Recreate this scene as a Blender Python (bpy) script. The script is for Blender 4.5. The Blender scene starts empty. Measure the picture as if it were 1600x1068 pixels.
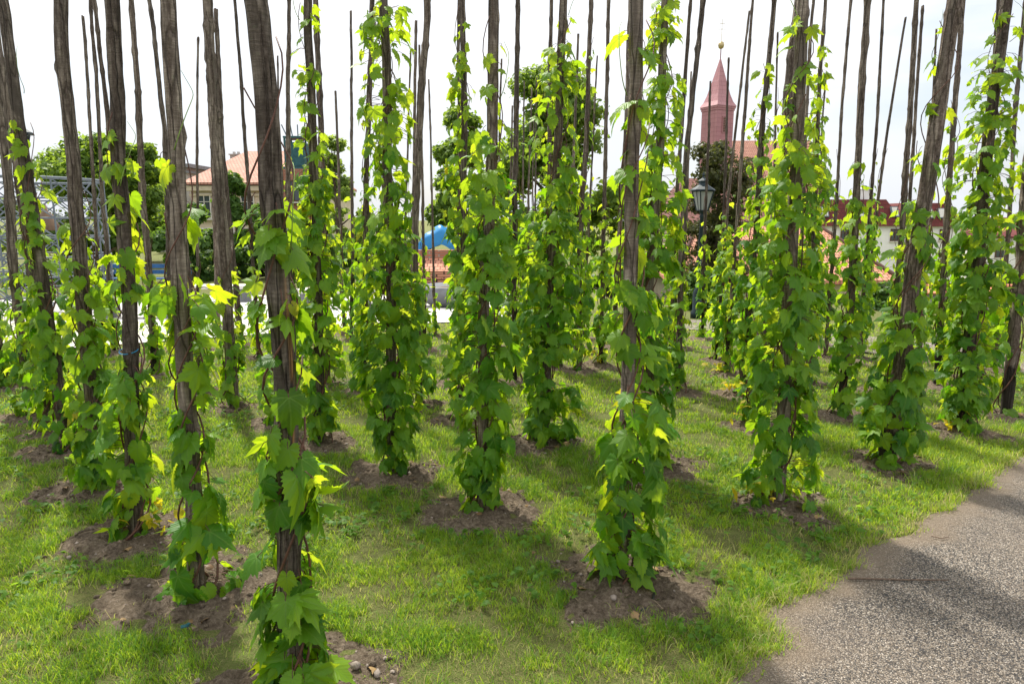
import bpy, math, random
import numpy as np
from mathutils import Vector, Matrix
random.seed(7)
rng = np.random.default_rng(11)
R = math.radians

# ------------------------------------------------------------------ camera, sky, sun, exposure
F = 1067.0; PITCH = R(10.1); HC = 1.6
sc = bpy.context.scene
COL = sc.collection
cam_d = bpy.data.cameras.new("camera"); cam = bpy.data.objects.new("camera", cam_d); COL.objects.link(cam)
cam_d.sensor_width = 36; cam_d.lens = 24.0; cam_d.clip_start = 0.05; cam_d.clip_end = 6000
cam.location = (0, 0, HC); cam.rotation_euler = (R(90) - PITCH, 0, 0)
sc.camera = cam

SUN_AZ = R(-27)      # from +Y towards +X (negative: to the left)
SUN_EL = R(55)
world = bpy.data.worlds.new("World"); sc.world = world; world.use_nodes = True
wn = world.node_tree.nodes; wl = world.node_tree.links; wn.clear()
wo = wn.new('ShaderNodeOutputWorld'); bg = wn.new('ShaderNodeBackground')
sky = wn.new('ShaderNodeTexSky'); sky.sky_type = 'NISHITA'; sky.sun_disc = False
sky.sun_elevation = SUN_EL; sky.sun_rotation = SUN_AZ; sky.air_density = 1.0; sky.dust_density = 2.0
bg.inputs[1].default_value = 0.11
tc = wn.new('ShaderNodeTexCoord'); mp = wn.new('ShaderNodeMapping'); mp.inputs['Scale'].default_value = (1, 1, 3.2)
cn = wn.new('ShaderNodeTexNoise'); cn.inputs['Scale'].default_value = 2.6; cn.inputs['Detail'].default_value = 7
cr = wn.new('ShaderNodeValToRGB'); cr.color_ramp.elements[0].position = 0.34; cr.color_ramp.elements[0].color = (0.5, 0.5, 0.5, 1)
cr.color_ramp.elements[1].position = 0.52; cr.color_ramp.elements[1].color = (1, 1, 1, 1)
mixw = wn.new('ShaderNodeMix'); mixw.data_type = 'RGBA'; mixw.inputs[7].default_value = (7.0, 7.15, 7.4, 1)
sepw = wn.new('ShaderNodeSeparateXYZ'); wl.new(tc.outputs['Generated'], sepw.inputs[0])
cg = wn.new('ShaderNodeValToRGB'); cg.color_ramp.elements[0].position = 0.02; cg.color_ramp.elements[0].color = (.55, .57, .60, 1)
cg.color_ramp.elements[1].position = 0.62; cg.color_ramp.elements[1].color = (1, 1, 1, 1)
cs = wn.new('ShaderNodeVectorMath'); cs.operation = 'SCALE'; cs.inputs['Scale'].default_value = 9.9
wl.new(sepw.outputs['Z'], cg.inputs[0]); wl.new(cg.outputs[0], cs.inputs[0]); wl.new(cs.outputs[0], mixw.inputs[7])
wl.new(tc.outputs['Generated'], mp.inputs[0]); wl.new(mp.outputs[0], cn.inputs['Vector'])
wl.new(cn.outputs[0], cr.inputs[0]); wl.new(cr.outputs[0], mixw.inputs[0]); wl.new(sky.outputs[0], mixw.inputs[6])
wl.new(mixw.outputs[2], bg.inputs[0]); wl.new(bg.outputs[0], wo.inputs[0])
sun_d = bpy.data.lights.new("sun", 'SUN'); sun_d.energy = 5.0; sun_d.angle = R(2.8); sun_d.color = (1, 0.95, 0.85)
sun = bpy.data.objects.new("sun", sun_d); COL.objects.link(sun)
sv = Vector((math.sin(SUN_AZ) * math.cos(SUN_EL), math.cos(SUN_AZ) * math.cos(SUN_EL), math.sin(SUN_EL)))
sun.rotation_euler = sv.to_track_quat('Z', 'Y').to_euler()
sc.view_settings.view_transform = 'Standard'; sc.view_settings.look = 'None'
sc.view_settings.exposure = 0.60; sc.view_settings.gamma = 1
sc.cycles.max_bounces = 8; sc.cycles.transmission_bounces = 5; sc.cycles.diffuse_bounces = 4

# ------------------------------------------------------------------ helpers
CP, SP = math.cos(PITCH), math.sin(PITCH)
def ray(x, y):
    u = (x - 800) / F; v = (534 - y) / F
    return Vector((u, CP + v * SP, v * CP - SP))
def at(x, y, Y):                      # world point seen at (x, y) of the photograph, standing at distance Y
    d = ray(x, y); return Vector((d.x / d.y * Y, Y, HC + d.z / d.y * Y))
def lin(v, a, b): return min(1, max(0, (v - a) / (b - a)))
def hgt(x, y):                        # the terrain: flat, then gently falling, with a steeper fall on the right
    h = -0.055 * (min(max(y, 8), 20) - 8)
    h -= 3.4 * lin(y, 17, 24) * lin(x, 1.5, 4)
    return h
def ground(x, y):
    d = ray(x, y); t = 1.0
    for i in range(60):
        z = hgt(d.x * t, d.y * t); t2 = (z - HC) / d.z
        if abs(t2 - t) < 1e-4: break
        t = 0.5 * t + 0.5 * t2
    return Vector((d.x * t, d.y * t, hgt(d.x * t, d.y * t)))
def depth(p): return p.y * CP - (p.z - HC) * SP

def vnoise(x, y, seed=0):
    x = np.asarray(x, float); y = np.asarray(y, float)
    xi = np.floor(x).astype(np.int64); yi = np.floor(y).astype(np.int64); xf = x - xi; yf = y - yi
    def hsh(a, b):
        n = (a * 374761393 + b * 668265263 + seed * 69069) & 0xffffffff
        n = ((n ^ (n >> 13)) * 1274126177) & 0xffffffff
        return ((n ^ (n >> 16)) & 0xffff) / 65535.0
    u = xf * xf * (3 - 2 * xf); v = yf * yf * (3 - 2 * yf)
    return (hsh(xi, yi) * (1 - u) + hsh(xi + 1, yi) * u) * (1 - v) + (hsh(xi, yi + 1) * (1 - u) + hsh(xi + 1, yi + 1) * u) * v
def fnoise(x, y, seed=0, o=4):
    s = 0; a = 0.5; f = 1
    for i in range(o): s = s + a * vnoise(np.asarray(x) * f, np.asarray(y) * f, seed + i); a *= .5; f *= 2.03
    return s

class MB:
    def __init__(s): s.v = []; s.f = []; s.m = []; s.uv = []
    def face(s, pts, m=0, uv=None):
        n = len(s.v); s.v += [tuple(p) for p in pts]; s.f.append(tuple(range(n, n + len(pts)))); s.m.append(m)
        s.uv.append(uv or [(0, 0)] * len(pts))
    def box(s, c, sz, rz=0, m=0, M=None):
        hx, hy, hz = sz[0] / 2, sz[1] / 2, sz[2] / 2
        P = [Vector((a * hx, b * hy, d * hz)) for a in (-1, 1) for b in (-1, 1) for d in (-1, 1)]
        rot = Matrix.Rotation(rz, 3, 'Z') if M is None else M
        P = [rot @ p + Vector(c) for p in P]; n = len(s.v); s.v += [tuple(p) for p in P]
        for q in ((0, 1, 3, 2), (4, 6, 7, 5), (0, 4, 5, 1), (2, 3, 7, 6), (0, 2, 6, 4), (1, 5, 7, 3)):
            s.f.append(tuple(n + i for i in q)); s.m.append(m); s.uv.append([(0, 0), (1, 0), (1, 1), (0, 1)])
    def tube(s, pts, rad, n=8, cap=True, m=0):
        pts = [Vector(p) for p in pts]
        if not hasattr(rad, '__len__'): rad = [rad] * len(pts)
        b = len(s.v); prev = None
        for i, p in enumerate(pts):
            t = (pts[min(i + 1, len(pts) - 1)] - pts[max(i - 1, 0)]).normalized()
            if prev is None:
                a = t.cross(Vector((0, 0, 1)) if abs(t.z) < .9 else Vector((1, 0, 0))).normalized()
            else: a = (prev - t * prev.dot(t)).normalized()
            prev = a; c = t.cross(a)
            for k in range(n):
                an = 2 * math.pi * k / n; s.v.append(tuple(p + (a * math.cos(an) + c * math.sin(an)) * rad[i]))
        for i in range(len(pts) - 1):
            for k in range(n):
                s.f.append((b + i * n + k, b + i * n + (k + 1) % n, b + (i + 1) * n + (k + 1) % n, b + (i + 1) * n + k)); s.m.append(m)
                s.uv.append([(0, 0)] * 4)
        if cap:
            for e, rv in ((0, True), (len(pts) - 1, False)):
                q = [b + e * n + k for k in range(n)]
                s.f.append(tuple(q[::-1] if rv else q)); s.m.append(m); s.uv.append([(0, 0)] * n)
    def lathe(s, prof, c, n=12, m=0, square=False):
        b = len(s.v)
        for (r, z) in prof:
            for k in range(n):
                an = 2 * math.pi * (k + .5) / n; s.v.append((c[0] + r * math.cos(an), c[1] + r * math.sin(an), c[2] + z))
        for i in range(len(prof) - 1):
            for k in range(n):
                s.f.append((b + i * n + k, b + i * n + (k + 1) % n, b + (i + 1) * n + (k + 1) % n, b + (i + 1) * n + k)); s.m.append(m); s.uv.append([(0, 0)] * 4)
        s.f.append(tuple(b + k for k in range(n))[::-1]); s.m.append(m); s.uv.append([(0, 0)] * n)
        e = b + (len(prof) - 1) * n; s.f.append(tuple(e + k for k in range(n))); s.m.append(m); s.uv.append([(0, 0)] * n)
    def build(s, name, mats, parent=None, smooth=False, origin=None):
        me = bpy.data.meshes.new(name)
        vs = s.v if origin is None else [(a - origin[0], b - origin[1], c - origin[2]) for a, b, c in s.v]
        me.from_pydata(vs, [], s.f)
        if not isinstance(mats, (list, tuple)): mats = [mats]
        for m in mats: me.materials.append(m)
        if len(mats) > 1: me.polygons.foreach_set('material_index', s.m)
        ul = me.uv_layers.new(name='UVMap'); ul.data.foreach_set('uv', [c for f in s.uv for p in f for c in p])
        if smooth: me.polygons.foreach_set('use_smooth', [True] * len(s.f))
        me.update()
        o = bpy.data.objects.new(name, me); COL.objects.link(o)
        if parent is not None: o.parent = parent
        if origin is not None and parent is None: o.location = origin
        return o

def npmesh(name, V, faces_flat, counts, mats, parent=None, smooth=True, uv=None, attrs=None, loc=None):
    """numpy mesh: V (n,3), flat loop indices, loop counts per face"""
    me = bpy.data.meshes.new(name); V = np.asarray(V, np.float32)
    me.vertices.add(len(V)); me.vertices.foreach_set('co', V.ravel())
    counts = np.asarray(counts, np.int32); me.loops.add(len(faces_flat)); me.loops.foreach_set('vertex_index', np.asarray(faces_flat, np.int32))
    me.polygons.add(len(counts)); st = np.zeros(len(counts), np.int32); st[1:] = np.cumsum(counts)[:-1]
    me.polygons.foreach_set('loop_start', st)
    try: me.polygons.foreach_set('loop_total', counts)
    except Exception: pass
    if smooth: me.polygons.foreach_set('use_smooth', np.ones(len(counts), bool))
    me.update(calc_edges=True)
    for m in (mats if isinstance(mats, (list, tuple)) else [mats]): me.materials.append(m)
    if uv is not None:
        ul = me.uv_layers.new(name='UVMap'); ul.data.foreach_set('uv', np.asarray(uv, np.float32)[np.asarray(faces_flat)].ravel())
    if attrs:
        for k, a in attrs.items():
            at_ = me.color_attributes.new(name=k, type='FLOAT_COLOR', domain='POINT')
            c = np.ones((len(V), 4), np.float32); c[:, :a.shape[1]] = a; at_.data.foreach_set('color', c.ravel())
    o = bpy.data.objects.new(name, me); COL.objects.link(o)
    if parent is not None: o.parent = parent
    if loc is not None: o.location = loc
    return o

def empty(name, loc, label=None, cat=None, group=None, rz=0):
    o = bpy.data.objects.new(name, None); COL.objects.link(o); o.location = loc; o.rotation_euler = (0, 0, rz); o.empty_display_size = .2
    tag(o, label, cat, group); return o
def tag(o, label=None, cat=None, group=None, kind=None):
    if label: o['label'] = label
    if cat: o['category'] = cat
    if group: o['group'] = group
    if kind: o['kind'] = kind
    return o

# ------------------------------------------------------------------ materials
class NT:
    def __init__(s, name):
        s.m = bpy.data.materials.new(name); s.m.use_nodes = True; s.n = s.m.node_tree.nodes; s.l = s.m.node_tree.links
        s.b = s.n['Principled BSDF']; s.out = s.n['Material Output']
    def add(s, t, **kw):
        n = s.n.new(t)
        for k, v in kw.items():
            if k.startswith('i_'):
                key = k[2:]; n.inputs[int(key) if key.isdigit() else key.replace('_', ' ')].default_value = v
            else: setattr(n, k, v)
        return n
    def link(s, a, b): s.l.new(a, b)
    def math(s, op, a, b=None, c=None):
        n = s.n.new('ShaderNodeMath'); n.operation = op
        for i, q in enumerate((a, b, c)):
            if q is None: continue
            if isinstance(q, (int, float)): n.inputs[i].default_value = q
            else: s.l.new(q, n.inputs[i])
        return n.outputs[0]
    def mix(s, f, a, b, blend='MIX'):
        n = s.n.new('ShaderNodeMix'); n.data_type = 'RGBA'; n.blend_type = blend
        for i, q in ((0, f), (6, a), (7, b)):
            if isinstance(q, (int, float)): n.inputs[i].default_value = q
            elif isinstance(q, tuple): n.inputs[i].default_value = q if len(q) == 4 else q + (1,)
            else: s.l.new(q, n.inputs[i])
        return n.outputs[2]
    def ramp(s, f, stops, interp='LINEAR'):
        n = s.n.new('ShaderNodeValToRGB'); n.color_ramp.interpolation = interp
        el = n.color_ramp.elements
        while len(el) < len(stops): el.new(0.5)
        for e, (p, c) in zip(el, stops):
            e.position = p; e.color = (c, c, c, 1) if isinstance(c, (int, float)) else tuple(c) + (1,)
        s.l.new(f, n.inputs[0]); return n.outputs[0]
    def noise(s, scale, detail=4, vec=None, rough=.55, dist=0):
        n = s.n.new('ShaderNodeTexNoise'); n.inputs['Scale'].default_value = scale; n.inputs['Detail'].default_value = detail
        n.inputs['Roughness'].default_value = rough; n.inputs['Distortion'].default_value = dist
        if vec is not None: s.l.new(vec, n.inputs['Vector'])
        return n.outputs[0]
    def coord(s, kind='Object', scale=None, rot=None):
        t = s.n.new('ShaderNodeTexCoord'); o = t.outputs[kind]
        if scale or rot:
            m = s.n.new('ShaderNodeMapping')
            if scale: m.inputs['Scale'].default_value = scale
            if rot: m.inputs['Rotation'].default_value = rot
            s.l.new(o, m.inputs[0]); o = m.outputs[0]
        return o
    def bump(s, h, st=.5, dist=.01, nrm=None):
        n = s.n.new('ShaderNodeBump'); n.inputs['Strength'].default_value = st; n.inputs['Distance'].default_value = dist
        s.l.new(h, n.inputs['Height'])
        if nrm is not None: s.l.new(nrm, n.inputs['Normal'])
        s.l.new(n.outputs[0], s.b.inputs['Normal']); return n.outputs[0]
    def base(s, c, rough=.8, spec=.3, metal=0):
        if isinstance(c, tuple): s.b.inputs['Base Color'].default_value = c if len(c) == 4 else c + (1,)
        else: s.l.new(c, s.b.inputs['Base Color'])
        s.b.inputs['Roughness'].default_value = rough; s.b.inputs['Specular IOR Level'].default_value = spec; s.b.inputs['Metallic'].default_value = metal

def simple(name, col, rough=.7, var=.25, scale=8, bump=.2, spec=.3, metal=0):
    t = NT(name); v = t.coord(); n = t.noise(scale, 5, v)
    dark = tuple(c * (1 - var) for c in col); lite = tuple(min(1, c * (1 + var)) for c in col)
    t.base(t.ramp(n, [(.3, dark), (.7, lite)]), rough, spec, metal)
    n2 = t.noise(scale * 6, 4, v); t.bump(n2, bump, .01); return t.m

def mat_wood():
    t = NT('weathered_wood')
    v = t.coord('Object', (1, 1, .13)); v2 = t.coord('Object', (1, 1, .35)); o = t.coord('Object')
    oi = t.add('ShaderNodeObjectInfo').outputs['Random']
    grain = t.noise(55, 6, v, .65); blot = t.noise(9, 4, v2, .6, .6)
    vc = t.coord('Object', (1, 1, .085))
    crk = t.add('ShaderNodeTexVoronoi', feature='DISTANCE_TO_EDGE', i_Scale=24.0); t.link(t.mix(.02, vc, t.noise(7, 2, o)), crk.inputs['Vector'])
    crack = t.ramp(crk.outputs['Distance'], [(0, 0), (.06, 1)])
    rw = t.coord('Object', (14, 14, 150)); rasp = t.noise(1.0, 3, rw, .7)
    c = t.ramp(grain, [(.28, (.075, .058, .046)), (.5, (.22, .178, .142)), (.72, (.42, .355, .295))])
    c = t.mix(t.ramp(blot, [(.44, .0), (.58, .8)]), c, (.055, .040, .031)); c = t.mix(t.ramp(rasp, [(.42, .4), (.6, 0)]), c, (.06, .047, .038))
    c = t.mix(t.ramp(t.noise(2.3, 3, v2), [(.5, 0), (.7, .35)]), c, (.25, .225, .2))
    c = t.mix(t.math('MULTIPLY', t.math('SUBTRACT', 1, crack), .6), c, (.03, .022, .017))
    c = t.mix(t.ramp(t.noise(60, 3, o), [(.62, 0), (.72, .3)]), c, (.16, .18, .11))
    at0 = t.add('ShaderNodeAttribute', attribute_name='tar'); s0 = t.add('ShaderNodeSeparateColor'); t.link(at0.outputs['Color'], s0.inputs[0])
    bkc = t.ramp(t.noise(70, 5, t.coord('Object', (1, 1, .45)), .7), [(.3, (.030, .022, .017)), (.5, (.085, .062, .048)), (.7, (.19, .155, .13))])
    c = t.mix(t.math('MULTIPLY', s0.outputs[2], .85), c, bkc)
    hv = t.add('ShaderNodeHueSaturation'); t.link(t.math('ADD', .7, t.math('MULTIPLY', oi, .55)), hv.inputs['Value']); t.link(c, hv.inputs['Color'])
    at_ = t.add('ShaderNodeAttribute', attribute_name='tar'); sp = t.add('ShaderNodeSeparateColor'); t.link(at_.outputs['Color'], sp.inputs[0])
    tarf = t.ramp(t.math('ADD', sp.outputs[0], t.math('MULTIPLY', t.math('SUBTRACT', t.noise(14, 3, o), .5), .35)), [(.45, 0), (.55, 1)])
    tf = t.math('MULTIPLY', tarf, t.math('GREATER_THAN', sp.outputs[0], .02))
    c = t.mix(t.math('MULTIPLY', tf, .9), hv.outputs[0], (.016, .012, .010))
    c = t.mix(sp.outputs[1], c, (.42, .22, .09))  # orange lit strip of the cracked pole, painted into the wood colour
    t.base(c, .85, .2)
    h = t.math('ADD', t.math('MULTIPLY', grain, .7), t.math('ADD', t.math('MULTIPLY', crack, .7), t.math('MULTIPLY', rasp, .5)))
    t.bump(h, 1.0, .010); return t.m

def mat_leaf(name='hop_leaf', yellow=False, far=False):
    t = NT(name)
    a = t.add('ShaderNodeAttribute', attribute_name='tint'); sp = t.add('ShaderNodeSeparateColor'); t.link(a.outputs['Color'], sp.inputs[0])
    rnd, young, sick = sp.outputs[0], sp.outputs[1], sp.outputs[2]
    c = t.ramp(rnd, [(0, (.012, .068, .006)), (.5, (.038, .145, .008)), (1, (.090, .225, .012))])
    c = t.mix(young, c, (.14, .27, .014))
    tr = t.ramp(rnd, [(0, (.12, .38, .006)), (.5, (.34, .64, .008)), (1, (.74, .86, .02))])
    tr = t.mix(young, tr, (.80, .90, .04))
    c = t.mix(sick, c, (.52, .38, .02)); tr = t.mix(sick, tr, (.9, .65, .02))
    uvn = t.add('ShaderNodeUVMap', uv_map='UVMap'); xy = t.add('ShaderNodeSeparateXYZ'); t.link(uvn.outputs[0], xy.inputs[0])
    ax = t.math('ABSOLUTE', xy.outputs[0])
    wv = t.math('SINE', t.math('MULTIPLY', t.math('SUBTRACT', xy.outputs[1], t.math('MULTIPLY', ax, .9)), 50))
    mid = t.math('LESS_THAN', ax, .022)
    # radial main veins: distance from three rays
    ang = t.math('ARCTAN2', ax, xy.outputs[1]); rad = t.math('SQRT', t.math('ADD', t.math('MULTIPLY', ax, ax), t.math('MULTIPLY', xy.outputs[1], xy.outputs[1])))
    d2 = t.math('LESS_THAN', t.math('MULTIPLY', t.math('ABSOLUTE', t.math('SUBTRACT', ang, .87)), rad), .018)
    d3 = t.math('LESS_THAN', t.math('MULTIPLY', t.math('ABSOLUTE', t.math('SUBTRACT', ang, 1.75)), rad), .016)
    vein = t.math('MAXIMUM', mid, t.math('MAXIMUM', d2, d3))
    sv_ = t.ramp(wv, [(.82, 0), (1, 1)])
    vf = t.math('MAXIMUM', t.math('MULTIPLY', vein, .55), t.math('MULTIPLY', sv_, .12))
    c = t.mix(vf, c, (.16, .29, .04)); tr = t.mix(t.math('MULTIPLY', vf, .8), tr, (.25, .42, .02))
    blo = t.noise(26, 3, t.coord('Object')); c = t.mix(t.ramp(blo, [(.5, 0), (.8, .35)]), c, (.03, .08, .02))
    t.base(c, .47, .27)
    t.bump(t.math('ADD', t.math('MULTIPLY', wv, .22), t.math('MULTIPLY', vein, 1.0)), .38, .004)
    tb = t.add('ShaderNodeBsdfTranslucent'); t.link(tr, tb.inputs[0])
    ms = t.add('ShaderNodeMixShader', i_0=.46); t.link(t.b.outputs[0], ms.inputs[1]); t.link(tb.outputs[0], ms.inputs[2])
    t.link(ms.outputs[0], t.out.inputs[0]); return t.m

def mat_foliage(name, c0, c1, tr, tm=.35):
    t = NT(name); a = t.add('ShaderNodeAttribute', attribute_name='tint'); sp = t.add('ShaderNodeSeparateColor'); t.link(a.outputs['Color'], sp.inputs[0])
    t.base(t.mix(sp.outputs[0], c0, c1), .55, .3)
    tb = t.add('ShaderNodeBsdfTranslucent'); t.link(t.mix(sp.outputs[0], tuple(q * .6 for q in tr), tr), tb.inputs[0])
    ms = t.add('ShaderNodeMixShader', i_0=tm); t.link(t.b.outputs[0], ms.inputs[1]); t.link(tb.outputs[0], ms.inputs[2])
    t.link(ms.outputs[0], t.out.inputs[0]); return t.m

def mat_grass():
    t = NT('grass_blades'); a = t.add('ShaderNodeAttribute', attribute_name='tint'); sp = t.add('ShaderNodeSeparateColor'); t.link(a.outputs['Color'], sp.inputs[0])
    c = t.ramp(sp.outputs[0], [(0, (.026, .110, .007)), (.5, (.095, .225, .012)), (1, (.225, .325, .03))])
    c = t.mix(sp.outputs[1], c, (.40, .33, .16))
    t.base(c, .5, .35)
    tb = t.add('ShaderNodeBsdfTranslucent'); t.link(t.mix(sp.outputs[1], t.mix(sp.outputs[0], (.32, .54, .02), (.70, .80, .05)), (.6, .5, .24)), tb.inputs[0])
    ms = t.add('ShaderNodeMixShader', i_0=.42); t.link(t.b.outputs[0], ms.inputs[1]); t.link(tb.outputs[0], ms.inputs[2])
    t.link(ms.outputs[0], t.out.inputs[0]); return t.m

def mat_lawn():
    t = NT('lawn_turf'); v = t.coord('Object')
    n = t.noise(1.6, 5, v); n2 = t.noise(26, 5, v, .7); n3 = t.noise(160, 3, v)
    c = t.ramp(n2, [(.3, (.05, .05, .018)), (.55, (.11, .14, .03)), (.75, (.18, .17, .07))])
    c = t.mix(t.ramp(n, [(.4, 0), (.65, .5)]), c, (.10, .16, .025))
    c = t.mix(t.ramp(n3, [(.45, 0), (.65, .7)]), c, (.24, .19, .10))
    t.base(c, .9, .15); t.bump(t.math('ADD', n2, n3), 1, .02); return t.m

def mat_soil():
    t = NT('bare_soil'); v = t.coord('Object')
    n = t.noise(9, 6, v, .65); n2 = t.noise(55, 6, v, .75)
    c = t.ramp(n2, [(.28, (.055, .041, .027)), (.5, (.19, .148, .105)), (.72, (.38, .31, .235))])
    c = t.mix(t.ramp(n, [(.35, .0), (.65, .55)]), c, (.06, .042, .030))
    vo = t.add('ShaderNodeTexVoronoi', i_Scale=70.0); t.link(v, vo.inputs['Vector'])
    c = t.mix(t.math('MULTIPLY', t.math('LESS_THAN', vo.outputs['Distance'], .16), .6), c, (.28, .23, .19))
    t.base(c, .95, .12); t.bump(t.math('ADD', n2, t.math('MULTIPLY', n, .8)), 1, .03); return t.m

def mat_gravel(name='exposed_aggregate', sc_=200.0, cols=None, sandy=True):
    t = NT(name); v = t.coord('Object')
    vo = t.add('ShaderNodeTexVoronoi', i_Scale=sc_); vo.inputs['Randomness'].default_value = 1.0; t.link(v, vo.inputs['Vector'])
    sp = t.add('ShaderNodeSeparateColor'); t.link(vo.outputs['Color'], sp.inputs[0])
    c = t.ramp(sp.outputs[0], [(0, (.03, .032, .035)), (.24, (.09, .086, .082)), (.42, (.20, .16, .12)), (.62, (.29, .245, .195)), (.80, (.40, .345, .285)), (.95, (.58, .52, .45))], 'CONSTANT')
    c = t.mix(t.ramp(vo.outputs['Distance'], [(.35, 0), (.75, .8)]), c, (.035, .028, .022))
    big = t.noise(1.3, 5, v); c = t.mix(t.ramp(big, [(.42, 0), (.68, .30)]), c, (.17, .135, .105))
    c = t.mix(t.ramp(t.noise(5, 5, v, .7), [(.52, 0), (.75, .4)]), c, (.07, .06, .055))
    if sandy:
        a = t.add('ShaderNodeAttribute', attribute_name='edge'); s2 = t.add('ShaderNodeSeparateColor'); t.link(a.outputs['Color'], s2.inputs[0])
        e = t.math('ADD', s2.outputs[0], t.math('MULTIPLY', t.math('SUBTRACT', t.noise(7, 5, v), .5), .9))
        sand = t.ramp(t.noise(150, 4, v, .8), [(.3, (.11, .08, .055)), (.7, (.26, .20, .14))])
        c = t.mix(t.math('MULTIPLY', t.ramp(e, [(.25, 0), (.8, 1)]), .7), c, sand)
    t.base(c, .75, .3)
    t.bump(t.math('SUBTRACT', 1, vo.outputs['Distance']), 1, .006); return t.m

def mat_tiles(name, c0, c1, u=.22, v=.2, mort=(.05, .025, .02)):
    t = NT(name); uv = t.add('ShaderNodeUVMap', uv_map='UVMap').outputs[0]
    br = t.add('ShaderNodeTexBrick'); br.offset = .5; t.link(uv, br.inputs['Vector'])
    br.inputs['Color1'].default_value = c0 + (1,); br.inputs['Color2'].default_value = c1 + (1,); br.inputs['Mortar'].default_value = mort + (1,)
    br.inputs['Scale'].default_value = 1; br.inputs['Mortar Size'].default_value = .014; br.inputs['Brick Width'].default_value = u; br.inputs['Row Height'].default_value = v
    br.inputs['Mortar Smooth'].default_value = .4
    n = t.noise(1.2, 5, uv); c = t.mix(t.ramp(n, [(.4, 0), (.7, .4)]), br.outputs[0], tuple(q * .55 for q in c0))
    t.base(c, .8, .25)
    sy = t.add('ShaderNodeSeparateXYZ'); t.link(uv, sy.inputs[0])
    saw = t.math('SUBTRACT', 1, t.math('FRACT', t.math('DIVIDE', sy.outputs[1], v)))
    t.bump(t.math('ADD', saw, t.math('MULTIPLY', br.outputs['Fac'], -.6)), .8, .03); return t.m

def mat_paving():
    t = NT('stone_setts'); v = t.coord('Object')
    br = t.add('ShaderNodeTexBrick'); t.link(v, br.inputs['Vector']); br.offset = .5
    br.inputs['Color1'].default_value = (.60, .58, .55, 1); br.inputs['Color2'].default_value = (.48, .46, .44, 1); br.inputs['Mortar'].default_value = (.2, .19, .18, 1)
    br.inputs['Scale'].default_value = 1; br.inputs['Brick Width'].default_value = .14; br.inputs['Row Height'].default_value = .11; br.inputs['Mortar Size'].default_value = .01
    t.base(t.mix(t.ramp(t.noise(.7, 4, v), [(.4, 0), (.7, .4)]), br.outputs[0], (.4, .38, .35)), .7, .4)
    t.bump(br.outputs['Fac'], -.6, .01); return t.m

M = {}
M['wood'] = mat_wood(); M['leaf'] = mat_leaf(); M['grass'] = mat_grass(); M['lawn'] = mat_lawn(); M['soil'] = mat_soil()
M['gravel'] = mat_gravel(); M['gravel_far'] = mat_gravel('back_path_gravel', 60.0, sandy=False); M['paving'] = mat_paving()
M['bine'] = simple('bine_stem', (.10, .045, .03), .6, .4, 30, .4)
M['shoot'] = simple('green_shoot', (.16, .24, .04), .5, .3, 30, .2)
M['twine'] = simple('blue_twine', (.02, .22, .42), .5, .2, 40, .3)
M['tile_orange'] = mat_tiles('orange_roof_tiles', (.56, .27, .18), (.47, .20, .125), .19, .19)
M['tile_pale'] = mat_tiles('faded_roof_tiles', (.50, .26, .19), (.40, .19, .14), .22, .22)
M['tile_red'] = mat_tiles('dark_red_roof_tiles', (.155, .034, .032), (.115, .025, .024), .4, .4)
M['tile_brick'] = mat_tiles('old_red_roof_tiles', (.20, .085, .07), (.14, .058, .05), .25, .28)
M['brick'] = mat_tiles('brickwork', (.42, .17, .10), (.33, .12, .07), .25, .08, (.3, .26, .22))
M['pink'] = None
def mat_pink():
    t = NT('painted_sheet_metal'); v = t.add('ShaderNodeUVMap', uv_map='UVMap').outputs[0]
    br = t.add('ShaderNodeTexBrick'); br.offset = 0; t.link(v, br.inputs['Vector'])
    br.inputs['Color1'].default_value = (.37, .165, .18, 1); br.inputs['Color2'].default_value = (.33, .14, .155, 1); br.inputs['Mortar'].default_value = (.18, .06, .07, 1)
    br.inputs['Scale'].default_value = 1; br.inputs['Mortar Size'].default_value = .012; br.inputs['Brick Width'].default_value = .6; br.inputs['Row Height'].default_value = .42
    t.base(br.outputs[0], .45, .5); t.bump(br.outputs['Fac'], .6, .02); return t.m
M['pink'] = mat_pink()
M['white_wall'] = simple('white_render', (.78, .77, .75), .85, .06, 2, .1)
M['cream_wall'] = simple('cream_stucco', (.58, .50, .38), .85, .12, 3, .15)
M['grey_wall'] = simple('grey_render', (.36, .34, .32), .9, .2, 2.5, .4)
M['concrete'] = simple('dark_concrete', (.18, .185, .20), .85, .2, 4, .3)
M['pale_stone'] = simple('pale_stone', (.62, .60, .56), .8, .1, 5, .2)
M['iron'] = simple('dark_blue_iron', (.008, .020, .026), .5, .2, 9, .1, .3)
M['glass'] = simple('window_glass', (.06, .075, .09), .12, .2, 1.5, 0, .6)
M['lampglass'] = simple('lantern_glass', (.26, .28, .28), .25, .1, 5, 0, .5)
M['frame'] = simple('brown_window_frame', (.10, .05, .03), .6)
M['steel'] = simple('galvanised_steel', (.13, .155, .18), .6, .15, 12, .1, .3, .2)
M['teal'] = simple('teal_painted_steel', (.03, .10, .11), .5)
M['blue'] = simple('blue_tarpaulin', (.02, .20, .46), .4, .15, 3, .3)
M['bluewood'] = simple('blue_painted_boards', (.02, .09, .22), .5)
M['bark'] = simple('tree_bark', (.10, .075, .055), .9, .4, 20, .8)
M['gold'] = simple('gilded_ball', (.45, .36, .18), .35, .2, 3, .1, .5, .6)
M['stone'] = simple('field_stone', (.24, .20, .17), .85, .3, 30, .5)
M['straw'] = simple('dry_straw', (.30, .23, .15), .8, .3, 40, .2)
M['twig'] = simple('dead_twig', (.13, .09, .065), .85, .4, 60, .5)
M['hose'] = simple('black_hose', (.012, .012, .014), .35, .2, 10, .1)
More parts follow.
